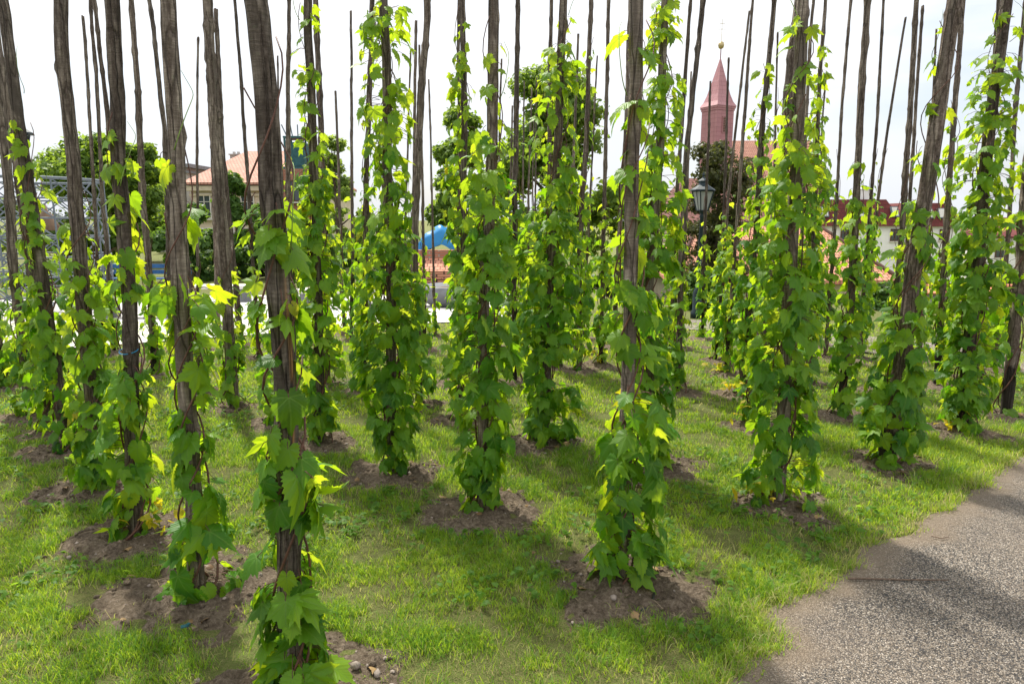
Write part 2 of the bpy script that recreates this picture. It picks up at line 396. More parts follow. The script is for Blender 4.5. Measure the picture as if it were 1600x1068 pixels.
M['litter'] = simple('teal_plastic', (.02, .09, .11), .4)
M['tree_mid'] = mat_foliage('broad_leaves', (.045, .10, .016), (.12, .20, .03), (.42, .60, .05), .5)
M['tree_lite'] = mat_foliage('light_leaves', (.09, .16, .03), (.18, .26, .06), (.5, .66, .1), .5)
M['tree_dark'] = mat_foliage('dark_needles', (.030, .044, .012), (.085, .085, .025), (.16, .18, .03), .3)
M['shrub'] = mat_foliage('shrub_leaves', (.024, .070, .014), (.075, .15, .022), (.26, .44, .04), .38)
M['deadleaf'] = mat_foliage('dead_leaves', (.10, .055, .028), (.30, .20, .09), (.3, .18, .06), .15)
M['clover'] = mat_foliage('weed_leaves', (.045, .12, .012), (.10, .21, .02), (.4, .65, .04), .5)

# ------------------------------------------------------------------ terrain
def grid_sheet(name, xs, ys, mat, dz=0.0, keep=None):
    X, Y = np.meshgrid(xs, ys); Z = np.vectorize(hgt)(X, Y) + dz
    V = np.stack([X, Y, Z], -1).reshape(-1, 3); nx = len(xs); fl = []
    for j in range(len(ys) - 1):
        for i in range(nx - 1):
            a = j * nx + i; fl += [a, a + 1, a + nx + 1, a + nx]
    o = npmesh(name, V, fl, [4] * (len(fl) // 4), mat, smooth=False); tag(o, kind='structure'); return o
xs = sorted(set([-1500, -400, -120, -50, -25, -12, -6, -3, 0, 1.5, 2, 2.5, 3, 3.5, 4, 6, 12, 25, 50, 120, 400, 1500]))
ys = sorted(set([-6, 0, 2, 4, 6, 8, 10, 12, 14, 16, 17, 18, 19, 20, 21, 22, 23, 24, 30, 50, 120, 400, 1500, 4000]))
grid_sheet('ground', xs, ys, M['lawn'])

def strip_poly(name, pix_near, pix_far, mat, dz):
    pn = [ground(*p) for p in pix_near]; pf = [ground(*p) for p in pix_far]
    V = []; fl = []; K = 14; n = len(pn)
    for a, b in zip(pn, pf):
        for k in range(K + 1):
            q = a.lerp(b, k / K); V.append((q.x, q.y, hgt(q.x, q.y) + dz))
    for i in range(n - 1):
        for k in range(K):
            a = i * (K + 1) + k; fl += [a, a + K + 1, a + K + 2, a + 1]
    o = npmesh(name, V, fl, [4] * (len(fl) // 4), mat, smooth=False); tag(o, kind='structure'); return o
strip_poly('paved_yard', [(-500, 560), (-200, 556), (100, 546), (250, 535), (400, 524), (520, 514), (620, 508), (720, 504), (800, 500)],
           [(-500, 470), (-200, 468), (100, 466), (250, 464), (400, 462), (520, 461), (620, 460), (720, 459), (800, 458)], M['paving'], .02)
strip_poly('back_path', [(1040, 514), (1100, 517), (1240, 535), (1380, 556), (1500, 572), (1620, 588), (1800, 612)],
           [(1040, 500), (1100, 501), (1240, 513), (1380, 529), (1500, 541), (1620, 553), (1800, 570)], M['gravel_far'], .015)

# front gravel path: its ragged edge follows the turf
edge_pix = [(1105, 1130), (1140, 1068), (1165, 1035), (1205, 995), (1212, 962), (1250, 935), (1300, 912), (1345, 868), (1400, 845), (1440, 818), (1492, 792), (1515, 765), (1560, 742), (1600, 722), (1680, 690), (1760, 668), (1860, 645)]
ep = [ground(*p) for p in edge_pix]
pts = []
for i in range(len(ep) - 1):
    for k in range(24): pts.append(ep[i].lerp(ep[i + 1], k / 24))
ex = np.array([[p.x, p.y] for p in pts]); tn = np.gradient(ex, axis=0); tn /= np.linalg.norm(tn, axis=1)[:, None]
nr = np.stack([tn[:, 1], -tn[:, 0]], 1)
arc = np.concatenate([[0], np.cumsum(np.linalg.norm(np.diff(ex, axis=0), axis=1))])
pn = np.array([1, -.35]); pn /= np.linalg.norm(pn)
ex = ex + pn * ((fnoise(arc * 4, arc * 0, 3, 3) - .44) * .24)[:, None]
PATH_EDGE = ex.copy(); pn = np.array([1, -.35]); pn /= np.linalg.norm(pn)
offs = [-.05, 0, .05, .1, .18, .3, .5, 1, 2, 8]; V = []; A = []
for i in range(len(ex)):
    for o_ in offs:
        q = ex[i] + pn * o_; V.append((q[0], q[1], .006 if o_ >= 0 else -.004)); A.append((max(0, 1 - o_ / .3), 0, 0))
fl = []; K = len(offs)
for i in range(len(ex) - 1):
    for k in range(K - 1):
        a = i * K + k; fl += [a, a + 1, a + K + 1, a + K]
o = npmesh('gravel_path', V, fl, [4] * (len(fl) // 4), M['gravel'], smooth=False, attrs={'edge': np.array(A)}); tag(o, kind='structure')
def path_dist(X, Y):          # > 0 on the path side
    yy = PATH_EDGE[:, 1]; order = np.argsort(yy); xe = np.interp(Y, yy[order], PATH_EDGE[order, 0])
    return X - xe

# ------------------------------------------------------------------ leaves
def leaf_template(kind, n, rings):
    """hop leaf: petiole at the origin, tip at +Y, palmate with 1, 3 or 5 lobes and a toothed edge"""
    th = np.linspace(-math.pi, math.pi, n, endpoint=False)
    a = np.abs(th)
    if kind == 0: kn = [(0, 1.08), (.10, .90), (.30, .66), (.48, .56), (.60, .58), (.76, .76), (.87, .88), (1.0, .76), (1.2, .60), (1.4, .50), (1.75, .52), (1.95, .50), (2.3, .40), (2.75, .34), (3.14, .05)]
    elif kind == 1: kn = [(0, 1.12), (.10, .94), (.28, .76), (.50, .64), (.72, .70), (.85, .78), (1.0, .68), (1.3, .55), (1.8, .44), (2.4, .42), (2.8, .34), (3.14, .06)]
    elif kind == 2: kn = [(0, 1.12), (.08, .96), (.25, .84), (.6, .68), (1.1, .57), (1.8, .44), (2.5, .42), (2.85, .32), (3.14, .08)]
    else: kn = [(0, 1.1), (.10, .88), (.26, .66), (.40, .46), (.56, .60), (.78, .86), (.86, .94), (.98, .78), (1.14, .54), (1.3, .40), (1.55, .56), (1.78, .64), (2.2, .38), (2.75, .28), (3.14, .05)]
    r = np.interp(a, [k[0] for k in kn], [k[1] for k in kn])
    if n >= 20:
        r = r * (1 + (.075 if n > 28 else .06) * np.where(np.arange(n) % 2 == 0, 1, -1))
    V = [(0, 0, 0)]; fr = [(i + 1) / rings for i in range(rings)]
    for f in fr:
        for t_, r_ in zip(th, r):
            x = math.sin(t_) * r_ * f; y = math.cos(t_) * r_ * f
            V.append((x, y, 0))
    V = np.array(V)
    F_ = []
    for k in range(n): F_.append((0, 1 + k, 1 + (k + 1) % n))
    for q in range(rings - 1):
        for k in range(n):
            a0 = 1 + q * n; F_.append((a0 + k, a0 + n + k, a0 + n + (k + 1) % n, a0 + (k + 1) % n))
    F_ = [f[::-1] for f in F_]
    return V, F_
def bend(V, cup, droop, wav, ph):
    V = V.copy(); x, y = V[:, 0], V[:, 1]; rr = np.hypot(x, y); an = np.arctan2(x, y)
    V[:, 2] = -cup * np.abs(x) ** 1.5 - droop * np.maximum(y, 0) ** 2 + wav * rr * np.cos(an * 7 + ph) * .5 + wav * .6 * np.sin(x * 5 + ph) * rr
    return V
TPL = {}
for lod, (n, rings) in {'hi': (44, 2), 'mid': (24, 2), 'lo': (14, 1)}.items():
    L = []
    for kind in (0, 1, 2, 1, 2, 3, 1, 2, 0):
        v0, f0 = leaf_template(kind, n, rings)
        L.append((bend(v0, random.uniform(.0, .75), random.uniform(.1, .8), random.uniform(.05, .17), random.uniform(0, 6)), v0[:, :2].copy(), f0))
    TPL[lod] = L

def build_leaves(name, P, N, T, S, tint, lod, mat, parent, aspect=None):
    """P positions, N normals, T tip directions, S sizes, tint (n,3)"""
    n = len(P); idx = rng.integers(0, len(TPL[lod]), n)
    N = N / np.linalg.norm(N, axis=1)[:, None]
    T = T - N * np.sum(T * N, 1)[:, None]; T /= np.linalg.norm(T, axis=1)[:, None] + 1e-9
    X = np.cross(T, N)
    Vs, Fs, Cs, Us, As = [], [], [], [], []; off = 0
    for k, (tv, tu, tf) in enumerate(TPL[lod]):
        s = np.where(idx == k)[0]
        if len(s) == 0: continue
        wx = S[s] * rng.uniform(.85, 1.15, len(s)) * np.where(rng.random(len(s)) < .5, 1, 1)
        V = P[s][:, None, :] + X[s][:, None, :] * (tv[None, :, 0] * wx[:, None])[:, :, None] + T[s][:, None, :] * (tv[None, :, 1] * S[s][:, None])[:, :, None] \
            + N[s][:, None, :] * (tv[None, :, 2] * S[s][:, None])[:, :, None]
        nv = len(tv); flat = np.array([i for f in tf for i in f]); cnt = np.array([len(f) for f in tf])
        Fs.append((flat[None, :] + (np.arange(len(s)) * nv)[:, None] + off).ravel()); Cs.append(np.tile(cnt, len(s)))
        Vs.append(V.reshape(-1, 3)); Us.append(np.tile(tu, (len(s), 1))); As.append(np.repeat(tint[s], nv, axis=0)); off += nv * len(s)
    return npmesh(name, np.concatenate(Vs), np.concatenate(Fs), np.concatenate(Cs), mat, parent, True, np.concatenate(Us), {'tint': np.concatenate(As)})

# ------------------------------------------------------------------ the hop poles and their vines
# (pixels of the pole axis from top to foot), width in px, profile [(y, left, right, density)], tarred foot?, top cut in view?, locator
def prof(yb, vt, hw, d=.9):
    return [(vt - 70, hw * .5, hw * .5, .04), (vt - 8, hw * .8, hw * .8, .22), (vt + 30, hw, hw, d * .6), (vt + 90, hw * 1.1, hw * 1.1, d), (yb - 45, hw, hw, d), (yb - 8, hw * .7, hw * .7, d * .7)]
POLES = [
 # front row, from the nearest
 dict(p=[(402, 0), (418, 250), (438, 534), (456, 900), (462, 1092)], w=42, lod='hi', crack=1, V=[(40, 12, 12, .02), (180, 10, 25, .03), (310, 10, 10, .02), (335, 52, 45, .7), (375, 52, 45, .75), (392, 30, 30, .05), (462, 50, 30, .1), (478, 60, 55, .8), (515, 50, 40, .7), (535, 30, 42, .12), (560, 10, 50, .3), (600, 10, 45, .25), (640, 40, 20, .12), (700, 55, 25, .55), (735, 60, 75, .85), (805, 40, 72, .8), (828, 40, 30, .2), (870, 65, 30, .6), (930, 72, 45, .95), (1000, 62, 66, 1), (1090, 72, 100, 1)],
      L='nearest and thickest, its bark split by long cracks', VL='sparse hop vine with big leaf clusters on the thickest, cracked pole nearest the camera'),
 dict(p=[(262, 0), (272, 250), (283, 450), (300, 700), (313, 925)], w=28, lod='hi', V=[(180, 10, 20, .03), (250, 20, 10, .1), (262, 48, 15, .45), (285, 40, 12, .3), (325, 22, 30, .2), (350, 30, 50, .5), (385, 25, 50, .45), (420, 15, 15, .1), (450, 55, 70, .7), (500, 50, 75, .5), (540, 20, 80, .45), (570, 48, 55, .6), (620, 55, 42, .6), (660, 38, 45, .6), (710, 30, 42, .5), (800, 38, 50, .7), (860, 55, 75, .9), (925, 60, 78, .95), (960, 45, 40, .6)],
      L='second nearest at the left, with rasped grey bark', VL='hop vine on the second nearest left pole, leaves bunched low above bare soil'),
 dict(p=[(172, 0), (186, 250), (199, 500), (213, 838)], w=24, lod='hi', twine=547, yellow=(250, 812), V=[(175, 5, 12, .05), (232, 28, 30, .5), (255, 30, 22, .4), (280, 20, 20, .1), (332, 32, 22, .5), (365, 35, 15, .4), (400, 42, 24, .5), (440, 32, 35, .5), (480, 20, 40, .15), (515, 22, 40, .1), (562, 25, 40, .1), (585, 45, 40, .6), (650, 62, 36, .8), (750, 55, 42, .95), (820, 44, 50, 1), (848, 30, 30, .6)],
      L='third in the front left row, tied with blue twine', VL='hop vine on the pole tied with blue twine, yellowing leaves at its foot'),
 dict(p=[(95, 0), (112, 250), (128, 480), (155, 765)], w=23, lod='hi', V=[(250, 2, 18, .08), (330, 10, 15, .08), (372, 22, 28, .5), (395, 30, 25, .4), (440, 42, 44, .7), (480, 32, 54, .8), (560, 38, 48, .8), (640, 42, 38, .9), (700, 58, 32, .95), (768, 45, 24, .9)],
      L='fourth in the front left row, dark brown with flaking bark', VL='hop vine on the fourth front left pole, bushy to the left at its foot'),
 dict(p=[(4, 0), (28, 180), (62, 410), (80, 520), (108, 705)], w=19, lod='hi', V=[(185, 22, 22, .4), (212, 20, 20, .3), (240, 10, 40, .4), (275, 30, 10, .4), (300, 12, 40, .5), (345, 30, 15, .4), (360, 25, 22, .4), (395, 15, 38, .5), (440, 35, 50, .6), (520, 38, 38, .6), (570, 30, 34, .8), (640, 44, 34, .9), (703, 34, 30, .8)],
      L='leaning left, fifth in the front left row, smooth and pale', VL='hop vine with spaced leaf pairs on the fifth front left pole'),
 dict(p=[(-12, 0), (13, 180), (57, 500), (78, 678)], w=12, lod='mid', V=[(300, 14, 14, .2), (400, 24, 22, .5), (500, 34, 32, .8), (600, 38, 34, .9), (678, 32, 26, .8)],
      L='sixth in the front left row, almost hidden behind the fifth', VL='hop vine on the sixth front left pole, merged with its neighbours'),
 dict(p=[(-22, 0), (0, 165), (35, 530), (48, 650)], w=15, lod='mid', V=[(400, 20, 20, .3), (480, 30, 28, .8), (560, 36, 32, .9), (650, 30, 26, .8)],
      L='slanting in at the left edge below the lantern', VL='hop vine on the slanting pole at the left edge below the lantern'),
 dict(p=[(-60, 0), (-30, 300), (8, 605)], w=11, lod='mid', V=prof(605, 430, 24), tar=1, L='dark foot just inside the left edge, its top out of view', VL='hop vine cut by the left edge of the view, on a dark footed pole'),
 # second row
 dict(p=[(997, 0), (992, 200), (986, 400), (985, 525), (972, 908)], w=25, lod='hi', V=[(15, 40, 0, .15), (35, 30, 5, .05), (72, 48, 22, .5), (98, 40, 22, .4), (130, 30, 15, .2), (142, 55, 18, .7), (185, 52, 15, .7), (205, 20, 20, .2), (240, 28, 28, .35), (270, 52, 30, .8), (325, 50, 30, .8), (345, 20, 20, .15), (425, 15, 20, .15), (450, 50, 35, .8), (500, 40, 66, .75), (545, 20, 45, .35), (580, 55, 20, .35), (625, 52, 62, .8), (700, 44, 78, 1), (800, 54, 74, 1), (870, 64, 60, 1), (915, 48, 24, .8)],
      L='bare in its middle, standing in front at right of centre', VL='front hop vine right of centre, big drooping leaves over bare soil'),
 dict(p=[(772, 0), (770, 170), (762, 350), (757, 560), (752, 798)], w=19, lod='hi', V=[(20, 10, 10, .04), (100, 38, 20, .2), (185, 25, 40, .4), (225, 42, 42, .75), (280, 52, 42, 1), (350, 54, 48, 1.05), (450, 54, 48, 1.05), (600, 56, 50, 1.05), (700, 52, 50, 1.05), (795, 38, 38, .9)],
      L='with peeling bark above a thick vine, just left of centre', VL='full leafy hop vine left of centre reaching down to a wide patch of soil'),
 dict(p=[(598, 0), (602, 150), (606, 300), (613, 500), (612, 742)], w=17, lod='hi', V=[(8, 15, 42, .5), (35, 45, 42, .8), (100, 44, 50, .75), (180, 46, 46, .85), (230, 42, 48, .9), (300, 34, 50, 1), (400, 44, 52, 1.05), (500, 54, 62, 1.05), (600, 52, 62, 1.05), (700, 32, 50, 1), (738, 22, 32, .7)],
      L='wrapped in leaves to the very top, left of centre', VL='tall hop vine left of centre, leafy from top edge of view to soil'),
 dict(p=[(480, 0), (489, 200), (498, 450), (503, 692)], w=15, lod='hi', V=[(8, 18, 14, .4), (50, 34, 20, .12), (110, 42, 18, .3), (145, 30, 34, .5), (200, 32, 24, .6), (260, 38, 34, .95), (350, 44, 34, 1), (450, 34, 48, .95), (550, 38, 44, .9), (640, 34, 34, .95), (688, 28, 30, .6)],
      L='right of the thickest pole, half covered in leaves', VL='hop vine just right of the thickest pole, leaning shoots near its top'),
 dict(p=[(413, 0), (426, 330), (436, 662)], w=12, lod='mid', V=[(430, 22, 22, .4), (500, 32, 30, .7), (600, 38, 36, .95), (658, 30, 30, .8)],
      L='hidden directly behind the thickest pole', VL='hop vine showing at both sides behind the thickest pole'),
 dict(p=[(326, 0), (341, 250), (352, 430), (367, 636)], w=18, lod='mid', V=[(380, 5, 5, .05), (440, 14, 14, .5), (520, 26, 26, .9), (600, 26, 30, .95), (636, 16, 16, .6)],
      L='splintered and bare above, between the two nearest left poles', VL='low hop vine on the splintered bare pole, with small leaves'),
 dict(p=[(270, 0), (281, 300), (316, 612)], w=7, lod='mid', V=prof(612, 470, 22), L='mostly hidden behind the second nearest left pole', VL='hop vine behind the second nearest left pole'),
 # third row
 dict(p=[(1255, 0), (1245, 250), (1230, 560), (1215, 788)], w=22, lod='hi', yellow=(1190, 765), V=[(32, 38, 38, .5), (62, 38, 20, .45), (90, 15, 15, .1), (120, 30, 28, .5), (170, 34, 44, .6), (215, 40, 48, .9), (280, 52, 62, 1), (350, 52, 62, 1.05), (500, 62, 62, 1.05), (650, 62, 62, 1.05), (785, 50, 62, 1)],
      L='front right, thick and grey, rising from a soil mound', VL='broad hop vine front right with dark lower leaves and yellow ones at its foot'),
 dict(p=[(1040, 0), (1034, 180), (1015, 450), (1013, 733)], w=15, lod='hi', V=[(5, 30, 28, .9), (100, 38, 40, .95), (200, 38, 40, 1), (300, 44, 46, 1), (500, 50, 52, 1.05), (640, 34, 44, 1), (725, 34, 34, .8)],
      L='wrapped in leaves, close behind the bare middled front pole', VL='tall dense hop vine close behind the bare middled front pole'),
 dict(p=[(881, 0), (876, 75), (870, 250), (858, 450), (850, 692)], w=15, lod='hi', V=[(25, 24, 24, .2), (65, 34, 22, .4), (120, 38, 38, .8), (200, 46, 40, .95), (300, 48, 50, 1), (400, 52, 56, 1.05), (500, 48, 58, 1.05), (600, 48, 62, 1.05), (685, 32, 44, .9)],
      L='at centre right under the big tree, with a darker vine', VL='dark green hop vine at centre right, in front of the big tree'),
 dict(p=[(723, 0), (725, 200), (722, 450), (720, 657)], w=11, lod='mid', V=[(5, 24, 24, .35), (60, 32, 28, .4), (110, 28, 18, .6), (170, 32, 32, .6), (250, 42, 40, .85), (400, 38, 34, .95), (520, 34, 34, .95), (645, 22, 32, .8)],
      L='slim, close left of the peeling pole near the centre', VL='hop vine with loose upper tufts close left of the peeling centre pole'),
 dict(p=[(667, 0), (657, 150), (650, 300), (648, 425), (655, 632)], w=13, lod='mid', V=[(320, 6, 12, .2), (420, 20, 22, .35), (500, 28, 28, .8), (600, 28, 32, .9), (628, 20, 20, .7)],
      L='dark, bare and crooked, right of the leaf wrapped left pole', VL='low hop vine at the foot of the dark crooked pole left of centre'),
 dict(p=[(582, 0), (575, 200), (571, 400), (567, 613)], w=9, lod='mid', tar=1, V=[(90, 8, 8, .1), (280, 15, 15, .4), (400, 26, 26, .8), (500, 26, 26, .9), (600, 22, 22, .7)],
      L='black footed, peeping out left behind the leaf wrapped left pole', VL='hop vine left behind the tall leafy vine, above a black pole foot'),
 # right side
 dict(p=[(1492, 0), (1470, 150), (1450, 275), (1427, 425), (1412, 540), (1386, 727)], w=25, lod='hi', tar=.6, V=[(18, 6, 6, .05), (105, 28, 10, .1), (118, 28, 15, .3), (150, 20, 24, .2), (190, 28, 28, .6), (218, 20, 20, .2), (300, 24, 20, .3), (330, 44, 24, .8), (390, 50, 30, .8), (425, 30, 30, .25), (480, 42, 22, .6), (560, 42, 52, .85), (610, 54, 42, 1), (690, 48, 54, 1), (722, 32, 34, .8)],
      L='leaning strongly right, thick with smooth grey patches', VL='hop vine winding up the thick pole that leans strongly right'),
 dict(p=[(1248, 0), (1237, 100), (1215, 350), (1195, 500), (1175, 668)], w=17, lod='mid', yellow=(1165, 650), V=[(130, 12, 12, .2), (280, 24, 22, .5), (400, 34, 32, .9), (600, 34, 32, .95), (660, 22, 32, .8)],
      L='pale, directly behind the thick grey front right pole', VL='hop vine peeping left behind the broad front right vine'),
 dict(p=[(1573, 0), (1552, 150), (1536, 300), (1520, 475), (1503, 675)], w=19, lod='hi', tar=.8, yellow=(1490, 668), V=[(20, 5, 32, .3), (48, 12, 44, .5), (70, 15, 15, .1), (95, 52, 32, .5), (140, 42, 52, .8), (200, 42, 42, .7), (240, 48, 44, .9), (300, 44, 44, .9), (400, 44, 52, .95), (550, 38, 52, .95), (668, 32, 42, .9)],
      L='second from the right edge, brown with leafy arms', VL='hop vine with leafy side arms, orange leaves at its foot, near the right edge'),
 dict(p=[(1632, 0), (1613, 200), (1595, 400), (1585, 520), (1572, 650)], w=16, lod='mid', tar=1, V=[(250, 20, 20, .5), (400, 24, 24, .6), (450, 28, 28, .8), (510, 26, 22, .6), (560, 12, 20, .4), (600, 12, 15, .3), (645, 15, 15, .25)],
      L='rightmost, with a bare tarred black foot', VL='hop vine of the rightmost pole, bare at the tarred foot'),
 dict(p=[(1355, 0), (1345, 150), (1337, 350), (1327, 490), (1313, 650)], w=12, lod='mid', tar=1, V=[(255, 16, 16, .5), (320, 22, 22, .85), (450, 28, 24, .95), (550, 28, 28, .95), (640, 22, 30, .5)],
      L='black barked, standing alone before the red roof', VL='hop vine starting at half height on the black barked pole right of centre'),
 dict(p=[(1505, 0), (1490, 200), (1477, 375), (1470, 500), (1463, 604)], w=9, lod='mid', tar=1, V=[(150, 8, 8, .1), (235, 15, 15, .4), (330, 18, 18, .5), (400, 22, 22, .7), (500, 24, 22, .8), (550, 20, 20, .7)],
      L='slim brown, right of the strongly leaning pole', VL='hop vine on the slim brown pole right of the strongly leaning one'),
 dict(p=[(1432, 0), (1422, 175), (1412, 325), (1402, 435), (1388, 612)], w=9, lod='mid', V=prof(612, 330, 18, .7), L='straight and black, left of the strongly leaning pole', VL='hop vine on the straight black pole left of the strongly leaning one'),
 dict(p=[(1560, 0), (1555, 75), (1540, 330), (1527, 592)], w=7, lod='mid', V=prof(592, 330, 18, .8), L='thin, tucked behind the brown pole with leafy arms', VL='hop vine tucked behind the vine with leafy side arms'),
 dict(p=[(1601, 20), (1585, 200), (1575, 375), (1555, 577)], w=7, lod='mid', V=prof(577, 380, 18, .7), L='slender dark, between the two poles at the right edge', VL='hop vine on the slender dark pole between the two at the right edge'),
 dict(p=[(1442, 9), (1427, 225), (1408, 562)], w=6, lod='lo', top=1, V=prof(562, 300, 15, .8), L='thin, cut top just in view beside the straight black pole', VL='thin far hop vine beside the straight black pole'),
 dict(p=[(1463, 45), (1457, 170), (1447, 415), (1438, 560)], w=4.5, lod='lo', top=1, V=prof(560, 400, 16, .8), L='short thin, cut top seen left of the strongly leaning pole', VL='low far hop vine seen through the gap beside the leaning pole'),
 dict(p=[(1415, 27), (1387, 200), (1372, 310), (1348, 545)], w=5, lod='lo', top=1, V=prof(545, 300, 15, .8), L='thin and tilted right, cut top seen against the sky', VL='far hop vine on the thin pole tilted right against the sky'),
 dict(p=[(1381, 0), (1372, 175), (1360, 325), (1342, 562)], w=5.5, lod='lo', V=prof(562, 290, 17, .8), L='thin, between the black barked and the tilted thin pole', VL='far hop vine between the black barked and the tilted thin pole'),
 dict(p=[(1330, 0), (1317, 150), (1305, 350), (1289, 560)], w=5.5, lod='lo', V=prof(560, 300, 16, .8), L='thin and straight, left of the black barked pole', VL='far hop vine on the thin pole left of the black barked one'),
 dict(p=[(1290, 0), (1283, 94), (1277, 225), (1262, 600)], w=7, lod='mid', V=[(70, 10, 16, .3), (120, 12, 20, .6), (180, 20, 20, .7), (300, 20, 22, .9), (450, 24, 24, .9), (590, 20, 20, .8)], L='slim, leafy from above, just right of the thick front right pole', VL='hop vine just right of the broad front right vine, leafy up high'),
 dict(p=[(1292, 112), (1285, 190), (1272, 540)], w=3.5, lod='lo', top=1, V=prof(540, 330, 14, .8), L='very thin, short, cut top right of the front right vine', VL='small far hop vine right of the broad front right vine'),
 dict(p=[(1272, 0), (1266, 60), (1244, 572)], w=6, lod='lo', V=prof(572, 300, 15, .8), L='glimpsed right behind the top of the front right pole', VL='far hop vine hidden behind the broad front right vine'),
 dict(p=[(1215, 50), (1210, 280), (1199, 545)], w=4, lod='lo', top=1, V=prof(545, 190, 14, .6), L='thin, left of the front right pole, cut top in the sky', VL='far hop vine just left of the front right pole'),
 dict(p=[(1210, 0), (1203, 75), (1192, 187), (1180, 380), (1157, 617)], w=9, lod='mid', yellow=(1150, 610), V=[(90, 15, 15, .1), (110, 22, 10, .4), (160, 24, 18, .4), (240, 24, 22, .7), (340, 26, 28, .95), (450, 28, 28, .95), (560, 26, 28, .9), (612, 14, 20, .6)],
      L='brown, first pole right of the church spire reaching the view top', VL='hop vine right of the church spire with leafy tufts up the pole'),
 dict(p=[(1176, 0), (1162, 200), (1150, 375), (1134, 585)], w=6, lod='mid', tar=1, yellow=(1125, 580), V=prof(585, 330, 18, .9), L='grey right hand one of the close pair beside the spire', VL='hop vine on the grey pole of the close pair beside the spire'),
 dict(p=[(1171, 17), (1150, 200), (1140, 290), (1118, 564)], w=5, lod='mid', tar=1, top=1, V=prof(564, 320, 17, .9), L='left hand one of the close pair beside the spire, cut top', VL='hop vine on the left pole of the close pair beside the spire'),
 dict(p=[(1139, 90), (1132, 300), (1125, 545)], w=4.5, lod='lo', top=1, V=prof(545, 360, 16, .9), L='thin, crossing the right side of the church spire', VL='far hop vine on the thin pole crossing the church spire'),
 dict(p=[(1110, 127), (1101, 380), (1097, 530)], w=4.5, lod='lo', tar=1, top=1, V=prof(530, 365, 13, .9), L='thin, crossing the left side of the tower, beside the lamp', VL='slim far hop vine beside the street lamp, its black foot on the grass'),
 dict(p=[(1099, 0), (1082, 150), (1072, 250), (1066, 370), (1058, 615)], w=10, lod='mid', V=[(390, 10, 10, .2), (450, 18, 24, .8), (605, 18, 18, .8)], L='grey and bowed, left of the church spire', VL='low hop vine on the grey bowed pole left of the church spire'),
 dict(p=[(1079, 0), (1067, 170), (1058, 300), (1045, 600)], w=6.5, lod='mid', V=prof(600, 300, 20, .9), L='thin, between the leafy pole and the grey bowed pole', VL='hop vine between the tall dense vine and the bowed grey pole'),
 dict(p=[(1080, 112), (1074, 300), (1062, 545)], w=4, lod='lo', top=1, V=prof(545, 420, 13, .8), L='very thin, cut top close beside the grey bowed pole', VL='small far hop vine beside the foot of the bowed grey pole'),
 dict(p=[(985, 0), (975, 250), (961, 500), (956, 543)], w=7, lod='lo', V=prof(543, 330, 16, .7), tar=1, L='hidden behind the upper half of the bare middled front pole', VL='far hop vine left behind the bare middled front pole'),
 # centre
 dict(p=[(951, 0), (947, 187), (945, 300), (938, 571)], w=7, lod='mid', tar=1, yellow=(930, 560), V=prof(571, 345, 19, .9), L='slender grey, straight, left of the bare middled front pole', VL='hop vine on the slender grey pole at centre right, orange leaves low'),
 dict(p=[(922, 0), (920, 94), (915, 220), (906, 390), (905, 580)], w=9, lod='mid', V=[(50, 15, 15, .15), (130, 14, 14, .3), (250, 18, 18, .3), (360, 22, 22, .7), (450, 24, 24, .9), (575, 20, 20, .8)], L='dark and knotty, right of the dark green vine', VL='hop vine right of the dark green centre vine, with few upper leaves'),
 dict(p=[(933, 87), (928, 198), (911, 530)], w=3.5, lod='lo', top=1, V=prof(530, 330, 14, .8), L='very thin, cut top between the knotty and the slender pole', VL='far hop vine between the knotty and the slender grey pole'),
 dict(p=[(903, 53), (899, 187), (895, 275), (890, 545)], w=5, lod='lo', top=1, V=prof(545, 300, 15, .8), L='thin grey, cut top left of the dark knotty pole', VL='far hop vine left of the dark knotty pole'),
 dict(p=[(862, 0), (859, 130), (858, 300), (866, 575)], w=7.5, lod='mid', V=prof(575, 200, 22, .8), L='black, close left behind the pole with the darker vine', VL='hop vine hidden behind the dark green centre vine'),
 dict(p=[(810, 0), (807, 130), (805, 300), (803, 600)], w=9, lod='mid', tar=1, V=[(150, 8, 8, .05), (210, 14, 20, .2), (290, 20, 20, .5), (400, 26, 26, .9), (500, 26, 26, .9), (580, 22, 22, .7)], L='straight grey, at the exact middle of the view', VL='hop vine at the exact middle, dark pole foot below'),
 dict(p=[(784, 92), (780, 200), (777, 545)], w=3.8, lod='lo', top=1, V=prof(545, 300, 14, .8), L='thin, cut top right of the peeling centre pole', VL='far hop vine behind the peeling centre pole'),
 dict(p=[(819, 127), (817, 300), (817, 530)], w=3.2, lod='lo', top=1, V=prof(530, 340, 12, .8), L='thin and far, first of four bunched before the big tree', VL='small far vine, first of four before the big tree'),
 dict(p=[(831, 137), (826, 300), (825, 526)], w=3.6, lod='lo', top=1, V=prof(526, 350, 12, .8), L='thin and far, second of four bunched before the big tree', VL='small far vine, second of four before the big tree'),
 dict(p=[(839, 121), (836, 300), (835, 532)], w=3.2, lod='lo', top=1, V=prof(532, 345, 12, .8), L='thin and far, third of four bunched, the tallest', VL='small far vine, third of four before the big tree'),
 dict(p=[(834, 187), (832, 300), (843, 520)], w=2.6, lod='lo', top=1, V=prof(520, 350, 10, .8), L='shortest of four bunched thin poles before the big tree', VL='smallest far vine of four before the big tree'),
 dict(p=[(801, 165), (797, 300), (792, 530)], w=3.5, lod='lo', top=1, V=prof(530, 330, 12, .8), L='thin and far, partly behind the straight grey middle pole', VL='far vine partly behind the straight grey middle pole'),
 dict(p=[(717, 0), (717, 200), (714, 600)], w=6, lod='lo', V=prof(600, 290, 18, .8), L='thin, behind the slim centre left one', VL='hop vine behind the slim centre left pole'),
